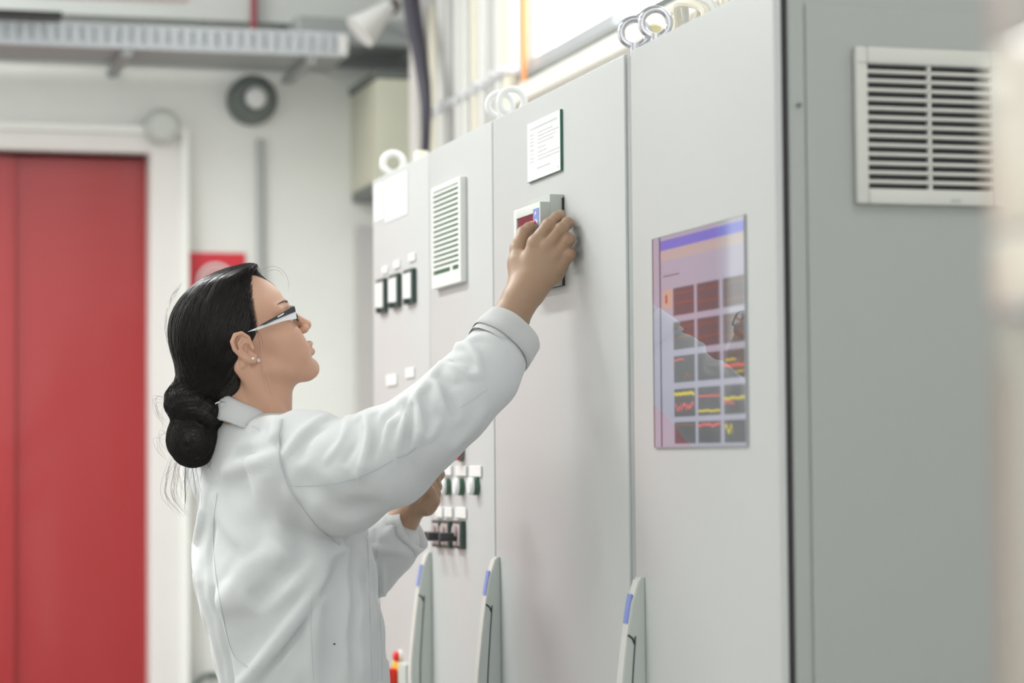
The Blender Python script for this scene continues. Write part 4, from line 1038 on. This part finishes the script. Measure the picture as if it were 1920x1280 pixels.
NEAR = [(head_sdf, (H0 + np.array([.02, -.03, 0])).astype(f32), f32(.26)), (rhand_sdf, VP(975, 560, 3.79).astype(f32), f32(.33)), (lhand_sdf, VP(755, 975, 4.12).astype(f32), f32(.20))]
lo, hi = bounds(R_ARM + R_THUMB + sum(R_FING, []) + B_SH_L + CORE + [(H0 + np.array([-.13, .18, 0]), 0), (H0 + np.array([.1, 0, 0]), 0)], .035); lo[1] -= .09; lo[2] -= .03; hi[2] += .03
v, f = surfnet(body_sdf, lo, hi, .0018); parts = [(toW(v), f)]
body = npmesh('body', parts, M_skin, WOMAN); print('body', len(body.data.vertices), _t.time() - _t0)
lo = VP(290, 900, 3.95) - np.array([0, 0, .14]); hi = VP(560, 470, 3.95) + np.array([0, 0, .14])
v, f = surfnet(hair_sdf, lo, hi, .002); hair = npmesh('hair', [(toW(v), f)], M_hair, WOMAN); print('hair', len(v), _t.time() - _t0)
lo = VP(325, 1870, DT0) - np.array([0, 0, .42]); hi = VP(985, 555, 3.9) + np.array([.03, 0, .45])
v, f = surfnet(coat_sdf, lo, hi, .0036); v = relax(v, f, 1, .3)
coat = npmesh('lab_coat', [(toW(v), f)], M_coat, WOMAN); print('coat', len(v), _t.time() - _t0)
# ---- cuffs, collar, seams
def ringband(c0, c1, r0, r1, thick, n=48, side=None, ripple=.001, ph=0):
    """hollow turned-up band from centre c0 to c1 (V frame)"""
    c0, c1 = np.array(c0), np.array(c1); A = (c1 - c0) / np.linalg.norm(c1 - c0)
    u = np.cross(A, [0, 0, 1.0]); u /= np.linalg.norm(u); w_ = np.cross(A, u)
    prof = [(0.0, r0 - thick), (.0, r0), (.35, r0 * .5 + r1 * .5 + .0012), (1.0, r1), (1.03, r1 - thick * .5), (1.0, r1 - thick), (.4, r0 * .5 + r1 * .5 - thick), (-.25, r0 - thick * 1.5)]
    vs = []; m = len(prof)
    for i in range(n):
        a = 2 * math.pi * i / n; e = u * math.cos(a) + w_ * math.sin(a)
        rp = ripple * (math.sin(3 * a + ph) + .6 * math.sin(7 * a + 2 * ph))
        for t, r in prof: vs.append(c0 + (c1 - c0) * (t + .03 * math.sin(2 * a + ph)) + e * (r + rp))
    fs = [(i * m + k, ((i + 1) % n) * m + k, ((i + 1) % n) * m + k + 1, i * m + k + 1) for i in range(n) for k in range(m - 1)]
    return np.array(vs), np.array(fs)
v, f = ringband(VP(934, 652, 3.766), VP(962, 619, 3.785), PX(66, 3.77), PX(59.5, 3.78), .0022, ph=.7)
cuff_r = npmesh('cuff', [(toW(v), f)], M_coat, coat)
v, f = ringband(VP(736, 1012, 4.137), VP(774, 990, 4.125), PX(53, 4.13), PX(45, 4.13), .002, ph=2.0)
cuff_l = npmesh('cuff', [(toW(v), f)], M_coat, coat)
# collar: a low standing band folded over, round the neck
def collar():
    n = 56; vs = []
    C0 = VP(478, 782, 3.965)
    for i in range(n):
        a = 2 * math.pi * i / n; ca, sa = math.cos(a), math.sin(a)           # ca: image right, sa: away
        rx, rz = PX(64), PX(63)
        tilt = -.020 * ca                                                    # front (right) sits lower
        for (dr, dy) in ((-.003, .004), (.0, .022), (.004, .025), (.0085, .021), (.013, .004), (.020, -.016), (.016, -.020), (.008, -.004)):
            vs.append(C0 + np.array([ca * (rx + dr) + dy * -.25, dy + tilt + .0015 * math.sin(5 * a), sa * (rz + dr)]))
    m = 8
    fs = [(i * m + k, ((i + 1) % n) * m + k, ((i + 1) % n) * m + (k + 1) % m, i * m + (k + 1) % m) for i in range(n) for k in range(m)]
    return npmesh('collar', [(toW(np.array(vs)), np.array(fs))], M_coat, coat)
collar()
def seam(poly, wpx, m, lift=.0006, name='seam', dash=False):
    pts, ok = hit(coat_sdf, *poly_pts(smooth_poly(poly, 5), 5).T)
    pts = pts[ok]
    if len(pts) < 3: return
    for _ in range(2): pts[1:-1] = .25 * pts[:-2] + .5 * pts[1:-1] + .25 * pts[2:]
    pts = pts * ((pts[:, 2:3] - lift) / pts[:, 2:3])
    mb = MB(); r = wpx * 3.8 / FPX
    mb.tube([toW(q) for q in pts], r, 6); return obj(name, mb, m, coat, True)
SH_SEAM = [(527, 786), (523, 815), (524, 848), (531, 885), (541, 912), (558, 940), (585, 975), (612, 1004), (638, 1021)]
seam(SH_SEAM, 2.6, M_coat, -.0004)
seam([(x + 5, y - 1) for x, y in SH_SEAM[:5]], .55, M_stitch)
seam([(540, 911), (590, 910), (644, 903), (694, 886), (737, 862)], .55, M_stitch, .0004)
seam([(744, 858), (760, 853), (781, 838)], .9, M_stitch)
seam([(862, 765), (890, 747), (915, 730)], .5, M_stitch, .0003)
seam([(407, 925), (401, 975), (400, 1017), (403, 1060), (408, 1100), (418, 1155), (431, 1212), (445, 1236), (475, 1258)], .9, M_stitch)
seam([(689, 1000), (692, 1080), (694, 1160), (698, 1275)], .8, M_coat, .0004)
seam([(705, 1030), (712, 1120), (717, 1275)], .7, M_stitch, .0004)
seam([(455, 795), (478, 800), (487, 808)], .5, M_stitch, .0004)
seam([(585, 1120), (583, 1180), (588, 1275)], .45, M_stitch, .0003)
p_, ok = hit(coat_sdf, [627], [1207]); q = toW(p_[0] * ((p_[0][2] - .0008) / p_[0][2]))
lab(obj('ink_spot', MB().cyl(q, q - FW * .0006, .0018, 8), mat('dark_ink_spot', (.10, .07, .05), .7), coat), 'tiny dark spot on the coat')
# trousers and shoes below the picture
hipw = toW(VP(585, 1700, 3.99)); 
for s in (-1, 1):
    o_ = np.array([.0 + .03 * s, -.085 * s, 0])
    hx, hy = hipw[0] + o_[0], hipw[1] + o_[1]
    obj('trouser_leg', MB().tube([(hx, hy, .74), (hx, hy, .46), (hx + .01, hy, .09)], .07, 14, rs=[.085, .062, .05]), mat('dark_trousers', (.04, .045, .06), .8), WOMAN, True)
    sh = MB(); 
    sh.tube([(hx - .065, hy, .038), (hx - .03, hy, .04), (hx + .06, hy, .036), (hx + .14, hy, .03), (hx + .175, hy, .026)], .04, 14, rs=[.026, .038, .036, .034, .015]); sh.box(hx - .085, hx + .18, hy - .036, hy + .036, 0, .016, .005)
    obj('shoe', sh, mat('black_leather', (.02, .02, .02), .4), WOMAN, True)
# ---- face details
M_lip = mat('lips', (.62, .28, .25), .35); M_brow = M_hair
def hpt(F, Sd, P_): return toW(fromH((F, Sd, P_)))
def onhead(pxs, pys, lift=.0008):
    pts, ok = hit(head_sdf, pxs, pys, 3.6); pts = pts[ok]; return [toW(q * ((q[2] - lift) / q[2])) for q in pts]
def ellmesh(c, r, R, nu=16, nv=10):
    vs = []; 
    for i in range(nv + 1):
        t = math.pi * i / nv
        for j in range(nu):
            a = 2 * math.pi * j / nu; q = np.array([math.sin(t) * math.cos(a) * r[0], math.sin(t) * math.sin(a) * r[1], math.cos(t) * r[2]]); vs.append(np.asarray(c) + R @ q)
    fs = [(i * nu + j, (i + 1) * nu + j, (i + 1) * nu + (j + 1) % nu, i * nu + (j + 1) % nu) for i in range(nv) for j in range(nu)]
    return np.array(vs), np.array(fs)
# lips as thin skins following the modelled mouth
def lip(fa, fb, ra, rb, up):
    vs = []; fs = []; n = 17; m = 7
    for i in range(n):
        t = i / (n - 1) * 2 - 1; a = abs(t)
        F = fa[0] + (fb[0] - fa[0]) * a; P_ = fa[1] + (fb[1] - fa[1]) * a; sd = t * fb[2]; r = (ra + (rb - ra) * a) + .45
        for k in range(m):
            g = (-1.15 + 1.75 * k / (m - 1)) if not up else (-.35 + 1.5 * k / (m - 1))
            vs.append(fromH((F + r * math.cos(g) - .25, sd, P_ + r * math.sin(g) * .95)))
    fs = [(i * m + k, (i + 1) * m + k, (i + 1) * m + k + 1, i * m + k + 1) for i in range(n - 1) for k in range(m - 1)]
    return toW(np.array(vs)), np.array(fs)
npmesh('lips', [lip((101, -37), (92, -41.5, 18), 6.2, 3.4, True), lip((98.5, -49), (91, -45, 16), 6.6, 3.4, False)], M_lip, body)
for sd in (1, -1):
    e_ = npmesh('eye', [ellmesh(hpt(86.2, 31 * sd, 20), (.0108, .0112, .0108), np.eye(3))], mat('eye_white', (.85, .84, .82), .2), body)
    c_ = hpt(96.3, 31.5 * sd, 20.5)
    npmesh('iris', [ellmesh(c_, (.0012, .0055, .0055), np.stack([HF @ np.stack([RT, UP, FW]), HS @ np.stack([RT, UP, FW]), HU @ np.stack([RT, UP, FW])], 1))], mat('dark_iris', (.03, .018, .012), .15), e_)
    mb = MB(); mb.tube([hpt(98 - 24 * t * t, sd * (14 + 34 * t), 41 + 5 * math.sin(t * 2.4)) for t in np.linspace(0, 1, 9)], .0018, 6, rs=[.0007, .0012, .0014, .0014, .0013, .0011, .0009, .0007, .0004])
    obj('eyebrow', mb, mat('brown_eyebrow', (.13, .08, .06), .7), body, True)
    mb = MB()
    for t in np.linspace(.05, 1, 14):
        a = np.array([97 - 9 * t * t, sd * (20 + 24 * t), 25 - 3 * t * t]); b = a + np.array([7, sd * 2.5 * t, 3.5])
        mb.tube([hpt(*a), hpt(*(a * .5 + b * .5 + np.array([0, 0, -.8]))), hpt(*b)], .00022, 3, rs=[.0003, .00022, .00008])
    obj('eyelashes', mb, M_hair, body)
# nail of the right thumb: red with white dots
def nail(c, A, N, L, W_, m, name='nail'):
    A = A / np.linalg.norm(A); N = N - A * (N @ A); N /= np.linalg.norm(N); B_ = np.cross(A, N)
    v, f = ellmesh(c, (L, W_, .0016), np.stack([A, B_, N], 1), 14, 8); return npmesh(name, [(v, f)], m, body)
a, b = R_THUMB[-2][0], R_THUMB[-1][0]; A_ = toW(b) - toW(a)
Nn = -RT * .2 + UP * .62 - FW * .72
c_ = toW(b) + Nn / np.linalg.norm(Nn) * .0079 - A_ * .05
nl = nail(c_, A_, Nn, .0075, .0058, mat('red_nail_varnish', (.72, .05, .05), .2)); lab(nl, 'red varnished thumbnail with white dots')
A1 = A_ / np.linalg.norm(A_); N1 = Nn - A1 * (Nn @ A1); N1 /= np.linalg.norm(N1); B1 = np.cross(A1, N1)
npmesh('nail_dots', [ellmesh(c_ + A1 * q[0] + B1 * q[1] + N1 * .0013, (.0011,) * 3, np.eye(3), 8, 5) for q in ((-.003, .001), (.0005, -.001), (.0035, .0008))], M_white, nl)
# ---- earrings
for i, (a, b, r) in enumerate(((474, 672, .0024), (484, 675.5, .0037))):
    p_, ok = hit(head_sdf, [a], [b], 3.6); q = p_[0] * ((p_[0][2] - r * .7) / p_[0][2]) if ok[0] else VP(a, b, 3.868)
    lab(npmesh('earring', [ellmesh(toW(q), (r,) * 3, np.eye(3))], mat('pearl', (.86, .84, .80), .15, coat=.6), WOMAN), 'small pearl ear stud')

# ================================================================== EYEGLASSES
gb = hpt(96, 0, 10); GL = empty('eyeglasses', tuple(gb)); tag(GL, 'black and white framed eyeglasses worn by the woman', 'glasses')
M_gk = mat('black_frame_acetate', (.012, .012, .015), .18); M_gw = mat('white_frame_acetate', (.86, .86, .88), .2)
def slab(poly, d0, d1, th):
    """side plate: pixel polygon with depth varying from its back end to its front end"""
    xs = [a for a, b in poly]; x0, x1 = min(xs), max(xs); mb = MB(); n = len(poly); vs = []
    for s in (0, th):
        for a, b in poly: vs.append(toW(VP(a, b, d0 + (d1 - d0) * (a - x0) / (x1 - x0) + s)))
    mb.add(vs, [tuple(range(n)), tuple(range(2 * n - 1, n - 1, -1))] + [(i, i + n, (i + 1) % n + n, (i + 1) % n) for i in range(n)]); return mb
tp = obj('temple', slab([(464, 622), (480, 614.5), (500, 606), (554, 582), (556.5, 597), (530, 602), (507, 609.5), (480, 619)], 3.872, 3.888, .0026), M_gw, GL)
lab(obj('temple_stripe', slab([(484, 611), (500, 602), (552, 573), (554.5, 584), (515, 600), (497, 608.5)], 3.8706, 3.8868, .0034), M_gk, tp), 'black upper half of the temple')
obj('temple_mark', slab([(520, 593), (532, 586), (532.5, 588.5), (521, 595)], 3.8752, 3.8785, .0005), M_gw, tp)
obj('temple', MB().tube([hpt(96, -66, 24), hpt(60, -71, 25), hpt(8, -74, 26)], .0022, 6), M_gw, GL, True)
for sd in (1, -1):
    ring = []
    for t in np.linspace(0, 2 * math.pi, 28):
        ca, sa = math.cos(t), math.sin(t); sq = lambda q: math.copysign(abs(q) ** .55, q)
        y_ = 37 + 27 * sq(ca); z_ = 19 + 13.5 * sq(sa); ring.append((102.5 - 7 * ((y_ / 64) ** 2), sd * y_, z_))
    obj('rim', MB().tube([hpt(*q) for q in ring], .0013, 6, cap=False), M_gk if sd < 0 else M_gk, GL, True)
    gv = [hpt(*q) for q in ring[:-1]]; lm = MB().add(gv, [tuple(range(len(gv)))])
    gm = MATS.get('lens_clear')
    if gm is None:
        gm = bpy.data.materials.new('lens_clear'); gm.use_nodes = True; nt = gm.node_tree; nt.nodes.clear()
        o1 = nt.nodes.new('ShaderNodeOutputMaterial'); m1 = nt.nodes.new('ShaderNodeMixShader'); t1 = nt.nodes.new('ShaderNodeBsdfTransparent'); g1 = nt.nodes.new('ShaderNodeBsdfGlossy'); f1 = nt.nodes.new('ShaderNodeFresnel')
        g1.inputs['Roughness'].default_value = .02; f1.inputs[0].default_value = 1.45
        nt.links.new(f1.outputs[0], m1.inputs[0]); nt.links.new(t1.outputs[0], m1.inputs[1]); nt.links.new(g1.outputs[0], m1.inputs[2]); nt.links.new(m1.outputs[0], o1.inputs[0]); MATS['lens_clear'] = gm
    obj('lens', lm, gm, GL)
obj('bridge', MB().tube([hpt(102.3, 10, 24), hpt(105, 0, 26), hpt(102.3, -10, 24)], .0016, 6), M_gk, GL, True)
obj('hinge', MB().tube([hpt(98, 64, 24), hpt(95, 68.5, 24)], .0022, 6), M_gk, GL, True)

# ================================================================== HAIR STRANDS
def grad(fn, p, e=.0012):
    g = np.stack([fn(p + np.array(o, f32)) - fn(p - np.array(o, f32)) for o in ((e, 0, 0), (0, e, 0), (0, 0, e))], 1)
    return g / (np.linalg.norm(g, axis=1, keepdims=True) + 1e-9)
def proj(p, lift, it=3):
    for _ in range(it):
        d = hair_sdf(p) - f32(lift); p = (p - grad(hair_sdf, p) * d[:, None]).astype(f32)
    return p
def strands_mesh(paths, r, tones, name, m, parent):
    """paths: (n, k, 3) V-frame; three-sided tapering tubes"""
    P_ = np.asarray(paths, float); n, k, _ = P_.shape
    t = np.gradient(P_, axis=1); t /= np.linalg.norm(t, axis=2, keepdims=True) + 1e-9
    u = np.cross(t, np.array([.31, .22, .92])); u /= np.linalg.norm(u, axis=2, keepdims=True) + 1e-9; w_ = np.cross(t, u)
    taper = np.clip(np.minimum(np.linspace(.35, 3, k), np.linspace(3, .15, k)), 0, 1)[None, :, None]
    rr = (np.asarray(r).reshape(-1, 1, 1)) * taper
    ring = np.stack([P_ + (u * math.cos(a) + w_ * math.sin(a)) * rr for a in (0, 2.094, 4.189)], 2)   # n,k,3,3
    v = toW(ring.reshape(-1, 3)); b = (np.arange(n)[:, None] * k + np.arange(k - 1)[None]).reshape(-1) * 3
    f = np.concatenate([np.stack([b + j, b + (j + 1) % 3, b + 3 + (j + 1) % 3, b + 3 + j], 1) for j in range(3)])
    o = npmesh(name, [(v, f)], m, parent); o['kind'] = 'stuff'; return o
def flow(p, target, steps, step, lift, wob):
    path = [p]
    for i in range(steps):
        g = grad(hair_sdf, p); d = target - p; dist = np.linalg.norm(d, axis=1, keepdims=True)
        d = d / (dist + 1e-9); d = d - g * (d * g).sum(1, keepdims=True); d /= np.linalg.norm(d, axis=1, keepdims=True) + 1e-9
        p = proj((p + d * np.minimum(step, dist * .5)).astype(f32), lift, 1); path.append(p)
    return np.stack(path, 1)
N = 2600
st = np.stack([rng.uniform(-70, 95, N), rng.uniform(-55, 85, N), rng.uniform(-20, 140, N)], 1)
st[:900, 0] = rng.uniform(10, 100, 900); st[:900, 2] = rng.uniform(60, 140, 900)
sv = proj(fromH(st).astype(f32), .0004, 6)
okm = np.abs(hair_sdf(sv)) < .003; sv = sv[okm]
tgt = (VP(388, 728, 3.945) + rng.normal(0, .011, (len(sv), 3))).astype(f32)
lifts = rng.uniform(.0000, .0009, len(sv)).astype(f32)
paths = flow(sv, tgt, 20, .0095, .0004, 0)
paths = paths + rng.normal(0, .0003, (len(sv), 1, 3))
strands_mesh(paths, rng.uniform(.00022, .00048, len(sv)), None, 'hair_strands', M_hairs, hair)
# fine hairs along the hairline, rooted on the skin
def hh_sdf(p): return np.minimum(hair_sdf(p), head_sdf(p))
n2 = 700; Pq = np.concatenate([rng.uniform(18, 122, n2)]); gq = np.interp(Pq, G_P, G_N)
q0 = np.stack([gq + rng.uniform(-4, 5, n2), np.full(n2, 62.0) * np.clip(1.2 - np.abs(Pq - 30) / 130, .45, 1), Pq], 1)
sv = fromH(q0).astype(f32)
for _ in range(6): sv = (sv - grad(hh_sdf, sv) * (hh_sdf(sv) - f32(.0003))[:, None]).astype(f32)
path = [sv]; tg2 = (VP(395, 700, 3.92) + rng.normal(0, .012, (n2, 3))).astype(f32); cur = sv
for i in range(11):
    g_ = grad(hh_sdf, cur); d_ = tg2 - cur; d_ /= np.linalg.norm(d_, axis=1, keepdims=True); d_ = d_ - g_ * (d_ * g_).sum(1, keepdims=True); d_ /= np.linalg.norm(d_, axis=1, keepdims=True) + 1e-9
    cur = (cur + d_ * .0045).astype(f32); cur = (cur - grad(hh_sdf, cur) * (hh_sdf(cur) - f32(.0005))[:, None]).astype(f32); path.append(cur)
strands_mesh(np.stack(path, 1), rng.uniform(.00012, .00026, n2), None, 'hairline_hairs', M_hairs, hair)
# bun strands: loops round the two lobes
def loops(c, R3, n, k, name):
    ax = np.array([.15, .1, -1.0]) + rng.normal(0, .35, (n, 3)); ax /= np.linalg.norm(ax, axis=1, keepdims=True)
    u = np.cross(ax, np.array([0, 1.0, 0])); u /= np.linalg.norm(u, axis=1, keepdims=True); w_ = np.cross(ax, u)
    off = rng.uniform(-.2, .95, n); a0 = rng.uniform(0, 6.28, n); sp = rng.uniform(1.2, 2.8, n)
    th = a0[:, None] + sp[:, None] * np.linspace(0, 1, k)[None]
    rad = np.sqrt(np.clip(1 - off ** 2, .02, 1))[:, None, None]
    q = (u[:, None] * np.cos(th)[..., None] + w_[:, None] * np.sin(th)[..., None]) * rad + ax[:, None] * off[:, None, None]
    P_ = c + q * R3; sh = P_.shape
    P_ = proj(P_.reshape(-1, 3).astype(f32), .0005, 3).reshape(sh); return P_
pa = np.concatenate([loops(BUN1, BUN1R, 450, 14, ''), loops(BUN2, BUN2R, 550, 14, '')])
strands_mesh(pa, rng.uniform(.00022, .00045, len(pa)), None, 'bun_strands', M_hairs, hair)
# loose hairs
def wisp(pts, d, r=.00016, k=14, jit=0.0):
    q = np.array(smooth_poly(pts, 8)); ii = np.linspace(0, len(q) - 1, k); x = np.interp(ii, np.arange(len(q)), q[:, 0]); y = np.interp(ii, np.arange(len(q)), q[:, 1])
    if jit: x = x + np.cumsum(rng.normal(0, jit, k)); y = y + np.cumsum(rng.normal(0, jit * .4, k))
    dd = np.linspace(d[0], d[1], k); return np.stack([(x - 960) / FPX * dd, (640 - y) / FPX * dd, dd], 1)
W_ = []
for i in range(46):       # hanging below the bun
    x = rng.uniform(325, 398); L = rng.uniform(25, 105) * (1 if x < 370 else .6); y0 = 862 + rng.uniform(-12, 6); dx = rng.uniform(-14, 12)
    W_.append(wisp([(x, y0), (x + dx * .3, y0 + L * .35), (x + dx, y0 + L * .7), (x + dx * .9 + rng.uniform(-5, 5), y0 + L)], (3.95 + rng.uniform(-.03, .03),) * 2, jit=.5))
for i in range(5): W_.append(wisp([(347 + i * .5, 868), (346 + i * .4, 900), (347 + i * .3, 935), (346, 965 - i * 3)], (3.95, 3.95)))
for i in range(11):       # out at the left of the bun
    y = rng.uniform(720, 830); R_ = rng.uniform(10, 26)
    W_.append(wisp([(315, y), (312 - R_, y + rng.uniform(-10, 15)), (308 - R_ * .6, y + rng.uniform(15, 40)), (315, y + rng.uniform(30, 60))], (3.95 + rng.uniform(-.03, .03),) * 2, jit=.5))
for i in range(14):       # long faint ones left of the back
    x = rng.uniform(315, 345); W_.append(wisp([(x, 850), (x - 12, 890), (x - 14, 930), (x + rng.uniform(0, 25), 968)], (3.95,) * 2, jit=.7, r=.0001))
W_ += [wisp([(488, 506), (512, 499), (531, 508), (541, 528), (540, 548)], (3.90, 3.93)), wisp([(500, 508), (520, 506), (534, 520)], (3.90, 3.92)),
       wisp([(484, 618), (487, 655), (492, 690), (503, 722), (512, 746)], (3.872, 3.885)), wisp([(480, 625), (484, 660), (490, 695), (500, 735)], (3.872, 3.88)),
       wisp([(466, 640), (464, 665), (465, 690), (470, 715)], (3.866, 3.89)), wisp([(478, 600), (486, 640), (488, 665)], (3.872, 3.872)), wisp([(476, 612), (490, 632), (493, 655)], (3.872, 3.872))]
for i in range(40):       # flyaways along the outline
    a = rng.uniform(2.2, 4.2); c = np.array([415, 610]); R0 = 98 + rng.uniform(0, 6)
    q = [(c[0] + R0 * math.cos(a + t) * 1.02, c[1] - R0 * 1.1 * math.sin(a + t) * (1.0 if math.sin(a + t) > 0 else .9) - rng.uniform(0, 3)) for t in (0, .12, .24)]
    W_.append(wisp(q, (3.95, 3.95), jit=.4))
strands_mesh(np.array(W_), rng.uniform(.00012, .00022, len(W_)), None, 'loose_hairs', M_hairs, hair)
# hair tie with a silvery clasp
p_ = VP(418, 759, 3.905); lab(obj('hair_clasp', MB().tube([toW(VP(404, 757, 3.90)), toW(VP(412, 753, 3.898)), toW(VP(421, 754, 3.90)), toW(VP(415, 761, 3.9))], .0012, 6), M_chrome, hair, True), 'thin silvery clasp at the bun')
print('person done', _t.time() - _t0)
